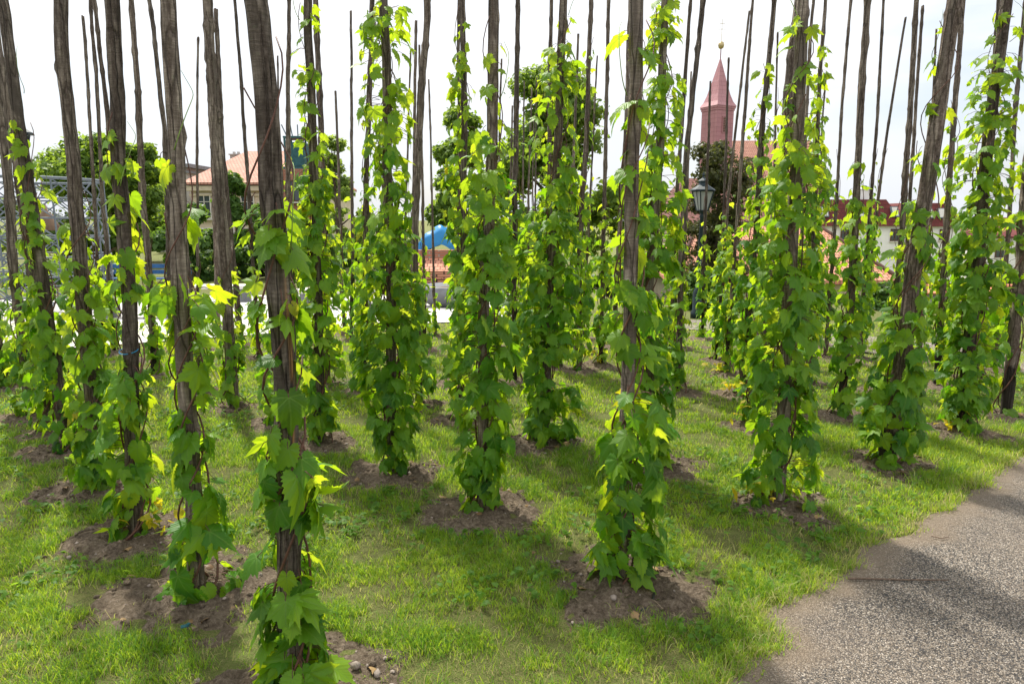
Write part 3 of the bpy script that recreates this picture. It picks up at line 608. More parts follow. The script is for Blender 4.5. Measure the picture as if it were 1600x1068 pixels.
 dict(p=[(670, 124), (675, 320), (680, 527)], w=3.8, lod='lo', top=1, V=prof(527, 410, 9, .7), L='thin, short, left of the low green tree, cut top', VL='thin far hop vine before the grey planter'),
 dict(p=[(655, 70), (660, 300), (664, 546)], w=4.8, lod='lo', tar=1, top=1, V=prof(546, 400, 12, .7), L='thin grey, right behind the dark crooked pole', VL='far hop vine right behind the dark crooked pole'),
 dict(p=[(650, 32), (648, 200), (642, 556)], w=6, lod='lo', top=1, V=prof(556, 370, 14, .8), L='grey, cut square at its top left of the crooked pole', VL='far hop vine left of the dark crooked pole'),
 dict(p=[(642, 78), (636, 250), (630, 540)], w=3.6, lod='lo', top=1, V=prof(540, 330, 13, .8), L='thin, seen through the right leaves of the leaf wrapped pole', VL='far hop vine right behind the tall leafy vine'),
 dict(p=[(548, 17), (550, 250), (551, 400), (548, 532)], w=5.5, lod='lo', top=1, V=prof(532, 330, 17, .8), L='thin, straight and black, taller of two left of the leafy vine', VL='far hop vine on the taller thin black pole'),
 dict(p=[(524, 142), (531, 325), (537, 523)], w=5, lod='lo', top=1, V=prof(523, 370, 14, .7), L='thin, black and short, left of the taller black one', VL='far hop vine on the short thin black pole'),
 dict(p=[(492, 0), (501, 180), (504, 300), (512, 600)], w=10, lod='mid', V=prof(600, 300, 22, .9), L='grey, touching the half covered pole on its right side', VL='hop vine behind the half covered pole right of the thickest one'),
 dict(p=[(452, 0), (450, 200), (452, 325), (458, 572)], w=8.5, lod='mid', V=prof(572, 300, 20, .8), L='dark and straight, just right of the thickest pole', VL='hop vine on the dark straight pole just right of the thickest'),
 dict(p=[(434, 87), (436, 250), (440, 540)], w=3.6, lod='lo', top=1, V=prof(540, 330, 14, .8), L='very thin, cut top close to the right of the thickest pole', VL='small far hop vine behind the thickest pole'),
 dict(p=[(367, 0), (377, 120), (388, 300), (405, 560)], w=6, lod='lo', V=prof(560, 400, 15, .7), L='thin and knotty, left of the thickest pole', VL='low far hop vine left of the thickest pole'),
 dict(p=[(337, 14), (350, 250), (363, 400), (377, 540)], w=9, lod='lo', top=1, V=prof(540, 470, 10, .5), L='grey, cut top, close right of the splintered bare pole', VL='scant hop vine right of the splintered bare pole'),
 dict(p=[(325, 100), (335, 300), (341, 512)], w=8, lod='lo', top=1, V=prof(512, 450, 8, .5), L='dark, showing only low down left of the splintered pole', VL='scant hop vine low down left of the splintered pole'),
 dict(p=[(309, 58), (308, 300), (311, 548)], w=5, lod='lo', top=1, V=prof(548, 440, 14, .6), L='thin, cut top before the sky above the orange roofed house', VL='far hop vine in front of the orange roofed house'),
 dict(p=[(233, 0), (245, 100), (256, 200), (262, 350), (269, 546)], w=8.5, lod='lo', tar=1, V=prof(546, 440, 15, .6), L='lichened, left behind the second nearest left pole', VL='far hop vine left behind the second nearest left pole'),
 dict(p=[(203, 0), (212, 100), (220, 250), (226, 350), (242, 588)], w=10, lod='mid', tar=1, V=prof(588, 420, 18, .7), L='lichened and slim, right of the pole with blue twine', VL='hop vine right of the pole with blue twine, black pole foot'),
 dict(p=[(146, 0), (160, 125), (173, 240), (205, 565)], w=7.5, lod='lo', V=prof(565, 430, 15, .7), L='slanting, touching the left side of the twine tied pole', VL='far hop vine behind the pole with blue twine'),
 dict(p=[(141, 0), (150, 125), (160, 300), (167, 400), (178, 550)], w=6.5, lod='lo', tar=1, V=prof(550, 430, 15, .8), L='second of three thin poles left of the twine tied one', VL='far hop vine, second of three left of the twine tied pole'),
 dict(p=[(130, 25), (137, 125), (147, 300), (152, 410), (162, 555)], w=5.5, lod='lo', tar=1, top=1, V=prof(555, 430, 15, .8), L='first of three thin poles left of the twine tied one', VL='far hop vine, first of three left of the twine tied pole'),
]

def pole_axis(P):
    foot = ground(*P['p'][-1]); Y = foot.y
    ax = [at(x, y, Y) for x, y in P['p']]; ax[-1] = foot
    ax = ax[::-1]                       # foot to top
    if not P.get('top'):
        H = random.uniform(4.3, 4.9); d = (ax[-1] - ax[-2]).normalized()
        if ax[-1].z < H: ax.append(ax[-1] + d * ((H - ax[-1].z) / d.z))
    return foot, ax
def interp_axis(ax, z):
    if z <= ax[0].z: return ax[0].copy()
    for a, b in zip(ax, ax[1:]):
        if z <= b.z: return a.lerp(b, (z - a.z) / max(1e-6, b.z - a.z))
    return ax[-1].copy()

def build_pole(P, i):
    foot, ax = pole_axis(P); P['foot'] = foot; P['ax'] = ax
    r0 = P['w'] / 2 * depth(at(P['p'][-1][0], 300, foot.y)) / F; P['r'] = r0
    lod = P['lod']; nk = {'hi': 40, 'mid': 20, 'lo': 10}[lod]; dz = {'hi': .024, 'mid': .032, 'lo': .045}[lod]
    zt = ax[-1].z; zs = np.arange(foot.z - .12, zt + dz * .5, dz); zs[-1] = zt
    th = np.linspace(0, 2 * math.pi, nk, endpoint=False)
    C = np.array([tuple(interp_axis(ax, z)) for z in zs]); C[:, 2] = zs
    k = 5; sm = C.copy()
    for _ in range({'hi': 10, 'mid': 5, 'lo': 2}[lod]): sm[1:-1] = (sm[:-2] + sm[1:-1] * 2 + sm[2:]) / 4
    C = sm
    hh = (zs - foot.z) / (zt - foot.z)
    wob = (fnoise(zs * 1.6, zs * 0 + i * 3.7, 5) - .47) * r0 * 1.1
    TH, ZZ = np.meshgrid(th, zs)
    rr = r0 * (1.0 - .36 * hh)[:, None] * np.ones_like(TH)
    cx, sx = np.cos(TH) * 2 + i * 9, np.sin(TH) * 2
    rr *= 1 + .10 * (fnoise(cx + ZZ * 1.3, sx + ZZ * .4, i, 3) - .45) * 2
    if lod != 'lo':
        g = fnoise(TH * 3.1 + 40 * i, ZZ * 1.1, 31, 3); rr -= r0 * .16 * np.clip((.40 - g) * 6, 0, 1)      # flaked strips and grooves
        rr += r0 * .03 * (vnoise(TH * 9, ZZ * 40, 3) - .5)
    rr *= 1 + (.16 if lod != 'hi' else .07) * (vnoise(np.cos(TH) * 1.5 + i * 3, ZZ * 9 + np.sin(TH), i + 7) - .5)
    for q in range({'hi': 16, 'mid': 16, 'lo': 11}[lod]):            # knots
        ka, kz = random.uniform(0, 6.28), random.uniform(foot.z + .3, zt); da = np.angle(np.exp(1j * (TH - ka)))
        rr += r0 * random.uniform(.12, .42) * np.exp(-(da / .35) ** 2 - ((ZZ - kz) / (.03 if lod != 'lo' else .06)) ** 2)
    green = np.zeros_like(TH)  # mask of the painted orange lit strip, empty on uncracked poles
    bk = fnoise(cx * 1.6 + 17, ZZ * 2.6 + sx * .8, i + 60, 4); bthr = {0: .56, 1: .5, 8: .6, 15: .62}.get(i, random.choice((.42, .48, .54)))
    bark = np.clip((bk - bthr) * 14, 0, 1); rr += r0 * (.05 if lod == 'hi' else .085) * bark * (.6 + .8 * vnoise(TH * 6, ZZ * 30, 5))
    zk = foot.z + random.uniform(.2, .4)                        # old branch whorls make the thin poles knobbly
    while zk < zt and lod != 'hi':
        rr += r0 * random.uniform(.06, .24) * np.exp(-((ZZ - zk) / random.uniform(.02, .045)) ** 2) * (.5 + vnoise(TH * 1.2, ZZ * 0 + zk, 2)); zk += random.uniform(.12, .42)
    if P.get('crack'):
        for ca, z0, z1, wd in ((-1.15, .45, 1.75, .05), (-1.75, .2, 1.3, .05), (-.75, 1.0, 2.1, .04), (-1.4, 1.6, 2.6, .04)):
            cc = ca + .12 * np.sin(ZZ * 4 + ca * 9) + .05 * np.sin(ZZ * 17)
            m = np.exp(-((np.angle(np.exp(1j * (TH - cc)))) / .09) ** 2) * np.clip((ZZ - z0) * 6, 0, 1) * np.clip((z1 - ZZ) * 6, 0, 1)
            rr -= r0 * .35 * m
        m = np.exp(-((np.angle(np.exp(1j * (TH + .62)))) / .12) ** 2) * np.clip((ZZ - .5) * 6, 0, 1) * np.clip((1.5 - ZZ) * 5, 0, 1)
        green = m * .75 * (fnoise(ZZ * 9, TH * 4, 8) > .42)  # sunlit orange strip beside the cracks, put into the colour
    X = C[:, 0][:, None] + wob[:, None] + rr * np.cos(TH); Yv = C[:, 1][:, None] + wob[:, None] * .6 + rr * np.sin(TH)
    Zv = ZZ.copy(); Zv[-1] += (rng.random(nk) - .5) * .012
    V = np.stack([X, Yv, Zv], -1).reshape(-1, 3); V = np.vstack([V, [[C[-1, 0] + wob[-1], C[-1, 1], zt]]])
    nz = len(zs); a = (np.arange(nz - 1)[:, None] * nk + np.arange(nk)[None, :]); b = (np.arange(nz - 1)[:, None] * nk + (np.arange(nk)[None, :] + 1) % nk)
    quads = np.stack([a, b, b + nk, a + nk], -1).reshape(-1); top = (nz - 1) * nk
    tri = np.array([[top + q, top + (q + 1) % nk, len(V) - 1] for q in range(nk)]).ravel()
    tar = np.zeros(len(V)); tarh = P.get('tar', 0) * .42
    if tarh: tar = np.clip(1.0 - (V[:, 2] - foot.z - tarh) / .5 - .5, 0, 1)
    gg = np.append(green.reshape(-1), 0); bb = np.append(bark.reshape(-1), 0)
    V -= np.array(tuple(foot))
    o = npmesh('hop_pole', V, np.concatenate([quads, tri]), [4] * (len(quads) // 4) + [3] * nk, M['wood'], smooth=True, attrs={'tar': np.stack([tar, gg, bb], 1)}, loc=foot)
    tag(o, P['PL'], 'pole', 'wooden hop poles set out in rows')
    if P.get('twine'):
        mb = MB(); p0 = at(P['p'][2][0], P['twine'], foot.y); c = interp_axis(ax, p0.z) - foot
        for dz_ in (0,): mb.tube([c + Vector((math.cos(t_) * r0 * 1.16, math.sin(t_) * r0 * 1.16, dz_ + .012 * math.sin(t_ + dz_ * 90))) for t_ in np.linspace(0, 6.3, 26)], .0022, 5)
        t_ = mb.build('twine', M['twine'], o, True)
    return o

def build_vine(P, i):
    foot, ax, lod, r0 = P['foot'], P['ax'], P['lod'], P['r']; V = P['V']; Yb = foot.y; x0 = np.array(tuple(foot))
    t = empty('hop_vine', foot, P['VL'], 'hop vine', 'hop vines climbing the poles')
    ytop = V[0][0]; ztop = at(800, ytop, Yb).z; mpp = depth(foot + Vector((0, 0, .8))) / F
    # bines (the climbing stems)
    mb = MB(); nb = {'hi': 3, 'mid': 2, 'lo': 1}[lod]; dense_z = at(800, next(k[0] for k in V if k[3] >= .3 or k is V[-1]), Yb).z
    for b in range(nb):
        zt = ztop if b == 0 else foot.z + (ztop - foot.z) * random.uniform(.5, .95); ph = random.uniform(0, 6.28); pitch = random.uniform(.38, .6); pts = []
        z = foot.z - .02; zz = 0
        while z < zt:
            a = ph + (z - foot.z) / pitch * 2 * math.pi / 1.6 + .5 * math.sin(z * 5 + b); c = interp_axis(ax, z); spread = max(0, 1 - (z - foot.z) / .15) * .05
            rad = r0 * 1.16 + .006 + spread + (.012 * (math.sin(z * 9 + b * 2) + 1) if lod != 'lo' else 0)
            pts.append(c + Vector((math.cos(a) * rad, math.sin(a) * rad, 0)) - foot); z += .05 if lod != 'lo' else .12
        if len(pts) > 3:
            rr = [.0052 * (1 - .55 * k / len(pts)) * (1 if lod != 'lo' else 1.2) for k in range(len(pts))]; mb.tube(pts, rr, 6 if lod == 'hi' else 4)
    # leaves
    Ps, Ns, Ts, Ss, Tn = [], [], [], [], []
    ys = [k[0] for k in V]; yb = P['p'][-1][1] + 8
    total = 0; y = ytop; step = 3.0; leaf_px = (.092 if i in (0, 1, 8) else .082) / mpp
    petm = []
    while y < min(yb, ys[-1] + 6):
        Lp = np.interp(y, ys, [k[1] for k in V]); Rp = np.interp(y, ys, [k[2] for k in V]); D = np.interp(y, ys, [k[3] for k in V])
        rate = D ** 1.25 * (Lp + Rp + .35 * leaf_px) * step / (leaf_px ** 2) * {'hi': 4.5, 'mid': 3.4, 'lo': 2.9}[lod] * (1.75 if i == 0 else 1.3 if i in (1, 4) else 1)
        n = rng.poisson(rate)
        for _ in range(n):
            z = at(800, y + random.uniform(-2, 2), Yb).z; c = interp_axis(ax, z)
            f = min(1, max(0, (z - foot.z) / max(.5, (ztop - foot.z))))
            hi_ = min(1, max(0, (z - dense_z) / 1.0))
            s = random.uniform(.060, .125 if i in (0, 1, 8) else .106) * (1 - .28 * f) * (1 - .2 * hi_)
            if random.random() < .22: s *= .55
            a = random.uniform(0, 2 * math.pi)
            ca, sa = math.cos(a), math.sin(a)
            if i > 2 and random.random() < .30 * lin(f, .35, .75): continue
            if float(vnoise(z * 6.5 + i * 13, ca * 1.3 + 5)) < .20: continue
            ext = (Rp if ca > 0 else Lp) * mpp * (.76 + .42 * float(vnoise(z * 4.2 + i * 7, (3 if ca > 0 else 9)))) * (1 - .16 * lin(f, .3, .8)); dep = min(.5 * (Lp + Rp) * mpp, .19)
            rho = math.hypot(ca * ext, sa * dep)
            lim = max(r0 * 1.2 + .012, rho - s * .48); rad = lim if random.random() < .55 else random.uniform(min(lim, r0 * 1.2 + .01), lim)
            o = Vector((ca * ext, sa * dep, 0)); o = o.normalized() if o.length > 1e-6 else Vector((1, 0, 0))
            p = c + o * rad
            nrm = o * random.uniform(.35, 1.05) + Vector((0, 0, random.uniform(.1, .95))) + Vector((random.gauss(0, .34), random.gauss(0, .34), random.gauss(0, .2)))
            tip = o * random.uniform(.0, .75) + Vector((random.gauss(0, .42), random.gauss(0, .42), -random.uniform(.45, 1.1)))
            young = max(0, min(1, random.gauss(.12 + .40 * f * f + .3 * hi_, .13))) if random.random() > .14 else random.uniform(.5, .95); sick = 0
            if random.random() < .0015: sick = random.uniform(.3, .9)
            Ps.append(p - foot); Ns.append(nrm); Ts.append(tip); Ss.append(s); Tn.append((min(1, max(0, random.gauss(.45, .30))), young, sick))
            if lod != 'lo' and rad > r0 * 1.4: petm.append((c + o * r0 * 1.05 + Vector((0, 0, random.uniform(.0, .05))) - foot, p - foot))
        y += step
    for a, b in petm:
        m_ = a.lerp(b, .55) + Vector((0, 0, .012)); mb.tube([a, m_, b], .0016, 3, False)
    mb.build('bine', M['bine'], t, True)
    if Ps:
        build_leaves('leaves', np.array([tuple(p) for p in Ps]), np.array([tuple(p) for p in Ns]), np.array([tuple(p) for p in Ts]), np.array(Ss), np.array(Tn), lod, M['leaf'], t)
    if P.get('yellow'):
        g = ground(*P['p'][-1]); yx = (P['yellow'][0] - P['p'][-1][0]) * mpp; n = 14
        a = rng.normal(0, .06, (n, 3)); a[:, 0] += yx; a[:, 2] = np.abs(a[:, 2]) + .02 + (P['p'][-1][1] - P['yellow'][1]) * mpp * .6
        N_ = rng.normal(0, .5, (n, 3)); N_[:, 2] += .9; T_ = rng.normal(0, 1, (n, 3)); T_[:, 2] -= .8
        tn = np.stack([rng.random(n), rng.random(n) * .5, rng.uniform(.55, 1, n)], 1)
        y_ = build_leaves('yellowed_leaves', a, N_, T_, rng.uniform(.028, .055, n), tn, 'mid', M['leaf'], t); y_['label'] = 'yellow and orange wilting leaves low on the vine'
    if lod == 'hi':                       # loose green leading shoots
        ms = MB()
        for q in range(1):
            z = dense_z + random.uniform(-.2, .25) + q * .1; c = interp_axis(ax, z); sd = random.choice((-1, 1)); ph = random.uniform(0, 6)
            pts = [c - foot + Vector((sd * (r0 * 1.1 + .045 * math.sin(k / 14 * 2.6) * (1 + .4 * q)), -.03 + .05 * math.sin(k / 3 + ph), k * .021 + .02 * math.sin(k * .5 + ph))) for k in range(15)]
            ms.tube(pts, [.0024 - .0001 * k for k in range(15)], 5)
        ms.build('shoot', M['shoot'], t, True)
    return t

DARKW = ('black', 'dark', 'brown', 'grey', 'pale')
for i, P in enumerate(POLES):
    P['PL'] = 'hop pole ' + P['L'] if P['lod'] != 'hi' else 'wooden hop pole ' + P['L']
for i, P in enumerate(POLES):
    build_pole(P, i)
for i, P in enumerate(POLES):
    build_vine(P, i)

# ------------------------------------------------------------------ soil patches round the feet
FEET = np.array([(P['foot'].x, P['foot'].y) for P in POLES]); FR = []
for i, P in enumerate(POLES):
    FR.append(random.uniform(.30, .36) if P['lod'] == 'hi' else random.uniform(.24, .32))
FR = np.array(FR); FR *= .88; FR[8] = .37; FR[0] = .36; FR[1] = .38; FR[9] = .34
def patch_r(i, th): return FR[i] * (.42 + 1.15 * fnoise(np.cos(th) * 1.5 + i * 5.1, np.sin(th) * 1.5 + i * 3.3, 9, 5))
def soil_z(i, r, th, x, y):                 # r is 0..1 of the patch radius
    h = .036 * np.clip(1 - r ** 1.6, 0, 1) + (fnoise(x * 16, y * 16, 21, 5) - .47) * .085 * np.clip((1.08 - r) * 5, 0, 1) - .004
    return np.where(r > 1.0, -.012, h)
for i, P in enumerate(POLES):
    fx, fy, fz = P['foot']; nt, nr_ = (72, 26) if P['lod'] == 'hi' else (32, 9)
    th = np.linspace(0, 2 * math.pi, nt, endpoint=False); rr = np.linspace(0, 1.12, nr_)
    TH, RR = np.meshgrid(th, rr); pr = patch_r(i, TH) * RR; X = pr * np.cos(TH) * 1.12; Y = pr * np.sin(TH)
    Z = soil_z(i, RR, TH, X + fx, Y + fy)
    Z += np.array([hgt(a, b) - fz for a, b in zip((X + fx).ravel(), (Y + fy).ravel())]).reshape(Z.shape)
    V = np.stack([X, Y, Z], -1).reshape(-1, 3)
    a = (np.arange(nr_ - 1)[:, None] * nt + np.arange(nt)[None, :]); b = (np.arange(nr_ - 1)[:, None] * nt + (np.arange(nt)[None, :] + 1) % nt)
    q = np.stack([a, a + nt, b + nt, b], -1).reshape(-1)
    o = npmesh('soil_patch', V, q, [4] * (len(q) // 4), M['soil'], loc=P['foot']); tag(o, kind='structure')

def soil_rel(X, Y):                          # 0 at a pole foot, 1 at the rim of its bare patch, more outside
    k = np.full(X.shape, 9.0)
    for i in range(len(FEET)):
        dx = (X - FEET[i, 0]) / 1.12; dy = Y - FEET[i, 1]; d = np.hypot(dx, dy); c = np.where(d < .9)[0]
        if len(c) == 0: continue
        k[c] = np.minimum(k[c], d[c] / patch_r(i, np.arctan2(dy[c], dx[c])))
    return k
def in_soil(X, Y, grow=1.0): return soil_rel(X, Y) < grow

# ------------------------------------------------------------------ grass
def scatter(n, y0, y1):
    Y = np.sqrt(rng.uniform(y0 * y0, y1 * y1, n)); X = rng.uniform(-.86, .86, n) * (Y + .5); return X, Y
hg = np.vectorize(hgt)
def blades(name, bands):
    Vs, Fs, Cs, As = [], [], [], []; off = 0
    for (n, y0, y1, h0, h1, w, tf) in bands:
        nt = n // tf; TX, TY = scatter(nt, y0, y1); ti = np.repeat(np.arange(nt), tf)      # blades stand in tufts that lean together
        sp = np.repeat(rng.uniform(.006, .03, nt) * (1 + y0 * .12), tf)
        X = TX[ti] + rng.normal(0, 1, nt * tf) * sp; Y = TY[ti] + rng.normal(0, 1, nt * tf) * sp
        th_, tz, tc = rng.random(nt)[ti], rng.uniform(0, 2 * math.pi, nt)[ti], rng.normal(0, 1, nt)[ti]
        pd = path_dist(X, Y); thin = fnoise(X * 1.7, Y * 1.7, 4, 4); patchy = fnoise(X * 5.5, Y * 5.5, 14, 4); n_ = len(X)
        sr = soil_rel(X, Y); ragged = .70 + .95 * (fnoise(X * 7, Y * 7, 61, 4) - .3)
        keep = (pd < .02 + rng.normal(0, .03, n_)) | (Y > 7.5)
        keep &= (sr > ragged) | ((rng.random(n_) < .35) & (sr > .35) & (fnoise(X * 13, Y * 13, 33, 2) > .55))
        keep &= rng.random(n_) < np.clip((patchy - .30) * 5.0, .10, 1)
        keep &= ~((Y > 12.3))
        X, Y, thin, patchy, th_, tz, tc, sr = [q[keep] for q in (X, Y, thin, patchy, th_, tz, tc, sr)]; m = len(X)
        edge = np.clip(1 - np.abs(path_dist(X, Y) + .05) / .12, 0, 1) * (Y < 7); ring = np.clip(1 - np.abs(sr - 1.12) / .25, 0, 1)
        H = rng.uniform(h0, h1, m) * (.45 + .95 * thin + .45 * th_ ** 3) * (1 + .5 * edge + .45 * ring)
        az = tz + rng.normal(0, .8, m); lean = rng.uniform(.25, 1.25, m) * H; W = w * rng.uniform(.6, 1.4, m)
        dx, dy = np.cos(az), np.sin(az); fa = rng.uniform(0, math.pi, m); sx, sy = np.cos(fa), np.sin(fa)
        B = np.stack([X, Y, hg(X, Y)], 1); side = np.stack([sx * W, sy * W, W * 0], 1); ln = np.stack([dx * lean, dy * lean, lean * 0], 1); up = np.stack([H * 0, H * 0, H], 1)
        p = [B - side, B + side, B + ln * .35 + up * .6 - side * .75, B + ln * .35 + up * .6 + side * .75, B + ln + up * (1 - .35 * np.minimum(1, lean / H))[:, None]]
        V = np.stack(p, 1).reshape(-1, 3); Vs.append(V)
        base = (np.arange(m) * 5)[:, None] + off
        Fs.append((base + np.array([0, 1, 3, 2, 2, 3, 4])).ravel()); Cs.append(np.tile([4, 3], m)); off += 5 * m
        dry = (rng.random(m) < .05 + .30 * np.clip((.47 - patchy) * 8, 0, 1) + .32 * (edge > .4)) * rng.uniform(.4, 1, m)
        c = np.clip(rng.normal(.25 + .7 * (fnoise(X * .9, Y * .9, 77, 3) - .1), .14) + .17 * tc - .22 * ring, 0, 1)
        As.append(np.repeat(np.stack([c, dry, dry * 0], 1), 5, axis=0))
    o = npmesh(name, np.concatenate(Vs), np.concatenate(Fs), np.concatenate(Cs), M['grass'], attrs={'tint': np.concatenate(As)}, smooth=False)
    tag(o, kind='stuff'); return o
g = blades('grass', [(200000, 1.3, 3.2, .02, .055, .0013, 14), (190000, 3.2, 5.2, .02, .055, .0018, 12), (130000, 5.2, 8, .022, .05, .0028, 8), (60000, 8, 12.4, .03, .05, .005, 4)])
g['label'] = 'short green lawn grass growing between the hop poles'; g['category'] = 'grass'

# broad-leaved weeds and clover in the turf
def weeds():
    n = 0; Ps, Ns, Ts, Ss, Tn = [], [], [], [], []
    C = 900; X, Y = scatter(C, 1.4, 7.0); ok = (path_dist(X, Y) < -.22) & ~in_soil(X, Y, .9)
    for x, y in zip(X[ok], Y[ok]):
        if fnoise(x * .9, y * .9, 51, 2) < .36: continue
        k = random.randint(5, 16); sp = random.uniform(.03, .09)
        for _ in range(k):
            dx, dy = random.gauss(0, sp), random.gauss(0, sp); h = random.uniform(.02, .06)
            for l in range(3 if random.random() < .5 else 1):
                a = random.uniform(0, 6.28)
                Ps.append((x + dx, y + dy, h)); Ns.append((random.gauss(0, .3), random.gauss(0, .3), 1)); Ts.append((math.cos(a), math.sin(a), .1)); Ss.append(random.uniform(.012, .028)); Tn.append((random.random(), 0, 0))
    o = build_leaves('clover', np.array(Ps), np.array(Ns), np.array(Ts), np.array(Ss), np.array(Tn), 'lo', M['clover'], None)
    tag(o, 'small broad leaved weeds and clover among the grass', 'weeds', kind='stuff')
weeds()

# crumbs of earth, pebbles and straw on the soil
def blob(mb, c, s, m=0):
    import itertools
    ph = (1 + 5 ** .5) / 2
    vs = [Vector(v).normalized() for v in [(-1, ph, 0), (1, ph, 0), (-1, -ph, 0), (1, -ph, 0), (0, -1, ph), (0, 1, ph), (0, -1, -ph), (0, 1, -ph), (ph, 0, -1), (ph, 0, 1), (-ph, 0, -1), (-ph, 0, 1)]]
    fs = [(0, 11, 5), (0, 5, 1), (0, 1, 7), (0, 7, 10), (0, 10, 11), (1, 5, 9), (5, 11, 4), (11, 10, 2), (10, 7, 6), (7, 1, 8), (3, 9, 4), (3, 4, 2), (3, 2, 6), (3, 6, 8), (3, 8, 9), (4, 9, 5), (2, 4, 11), (6, 2, 10), (8, 6, 7), (9, 8, 1)]
    b = len(mb.v); k = (random.uniform(.7, 1.3), random.uniform(.7, 1.3), random.uniform(.5, .9))
    for v in vs:
        q = random.uniform(.75, 1.2); mb.v.append((c[0] + v.x * s * k[0] * q, c[1] + v.y * s * k[1] * q, c[2] + v.z * s * k[2] * q))
    for f in fs: mb.f.append(tuple(b + i for i in f)); mb.m.append(m); mb.uv.append([(0, 0)] * 3)
def onsoil(i, fr):
    th = random.uniform(0, 6.28); r = math.sqrt(random.random()) * fr; pr = float(patch_r(i, np.array(th))) * r
    x, y = pr * math.cos(th) * 1.12 + FEET[i, 0], pr * math.sin(th) + FEET[i, 1]
    z = float(soil_z(i, np.array(r), np.array(th), np.array(x), np.array(y))) + hgt(x, y); return x, y, z
mc, mp_, mst = MB(), MB(), MB()
for i, P in enumerate(POLES):
    if P['foot'].y > 7.5: continue
    near = P['lod'] == 'hi'
    for _ in range(190 if near else 50): x, y, z = onsoil(i, 1.05); s = random.choice((.004, .006, .009, .014)) * random.uniform(.6, 1.2); blob(mc, (x, y, z + s * .2), s)
    for _ in range(26 if near else 6): x, y, z = onsoil(i, 1.0); s = random.uniform(.004, .012); blob(mp_, (x, y, z + s * .3), s)
    for _ in range(34 if near else 8):
        x, y, z = onsoil(i, 1.0); a = random.uniform(0, 6.28); l = random.uniform(.02, .09)
        mst.tube([(x, y, z + .004), (x + math.cos(a) * l * .5, y + math.sin(a) * l * .5, z + .012), (x + math.cos(a + .08) * l, y + math.sin(a + .08) * l, z + .007)], random.uniform(.0005, .0013), 4)
tag(mc.build('soil_clods', M['soil']), 'loose crumbs of earth on the bare patches', 'clods', kind='stuff')
tag(mp_.build('pebbles', M['stone']), 'small pebbles strewn over the bare soil', 'pebbles', kind='stuff')
tag(mst.build('straw', M['straw']), 'dry stalks and straw strewn over the bare soil', 'straw', kind='stuff')

def fallen():
    P_, n = [], 0
    for i, P in enumerate(POLES):
        if P['foot'].y > 6.5: continue
        for _ in range(11 if P['lod'] == 'hi' else 4): x, y, z = onsoil(i, 1.15); P_.append((x, y, z + .012))
    n = len(P_); N_ = rng.normal(0, .35, (n, 3)); N_[:, 2] = 1; T_ = rng.normal(0, 1, (n, 3)); T_[:, 2] *= .15
    o = build_leaves('fallen_leaves', np.array(P_), N_, T_, rng.uniform(.015, .04, n), np.stack([rng.random(n), np.zeros(n), np.zeros(n)], 1), 'mid', M['deadleaf'], None)
    tag(o, 'dry brown leaves fallen on the bare soil', 'leaves', kind='stuff')
fallen()
def stone(pix, s, label):
    g = ground(*pix); mb = MB(); blob(mb, (0, 0, 0), s); o = mb.build('stone', M['stone' if s < .03 else 'stone'], smooth=True); o.location = g + Vector((0, 0, s * .35 + .02))
    tag(o, label, 'stone')
stone((109, 878), .014, 'small pale stone on the soil edge at the lower left, before the twine tied pole')
stone((556, 1050), .022, 'flat pale stone at the bottom edge, right of the nearest vine')
stone((958, 941), .016, 'rounded stone on the soil before the bare middled front pole')
stone((590, 1062), .018, 'small stone at the bottom edge, right of the flat pale one')

def twig(pts, r, label, name='twig', mat='twig', cat='twig'):
    w = [ground(*p) + Vector((0, 0, .012 + random.uniform(0, .008))) for p in pts]; o0 = w[0].copy()
    mb = MB(); mb.tube([p - o0 for p in w], [r * (1 - .5 * k / len(w)) for k in range(len(w))], 7); o = mb.build(name, M[mat], smooth=True); o.location = o0; tag(o, label, cat)
twig([(1325, 909), (1360, 908), (1400, 909), (1440, 911), (1482, 910)], .005, 'long thin twig lying on the gravel path near the turf edge')
twig([(1455, 842), (1470, 845), (1482, 843)], .003, 'short curved twig on the gravel path, farther than the long one')
twig([(1195, 775), (1150, 779), (1100, 775)], .006, 'dark stick on the soil left of the broad front right vine')
twig([(1010, 890), (1030, 894), (1050, 893)], .006, 'reddish bark strip on the soil right of the bare middled front pole')
twig([(120, 888), (140, 893), (150, 880), (165, 868)], .006, 'bent root piece on the soil left of the twine tied pole foot')
twig([(1002, 962), (1012, 953), (1020, 942), (1022, 930)], .009, 'short end of black watering hose sticking out of the soil', 'watering_hose', 'hose', 'hose')
g0 = ground(290, 990); mb = MB(); mb.box((0, 0, 0), (.03, .018, .004), .5); mb.box((.012, .004, .006), (.012, .012, .004), 1.1)
o = mb.build('plastic_scrap', M['litter']); o.location = g0 + Vector((0, 0, .035)); tag(o, 'teal scrap of plastic on the soil at the second nearest left pole', 'litter')

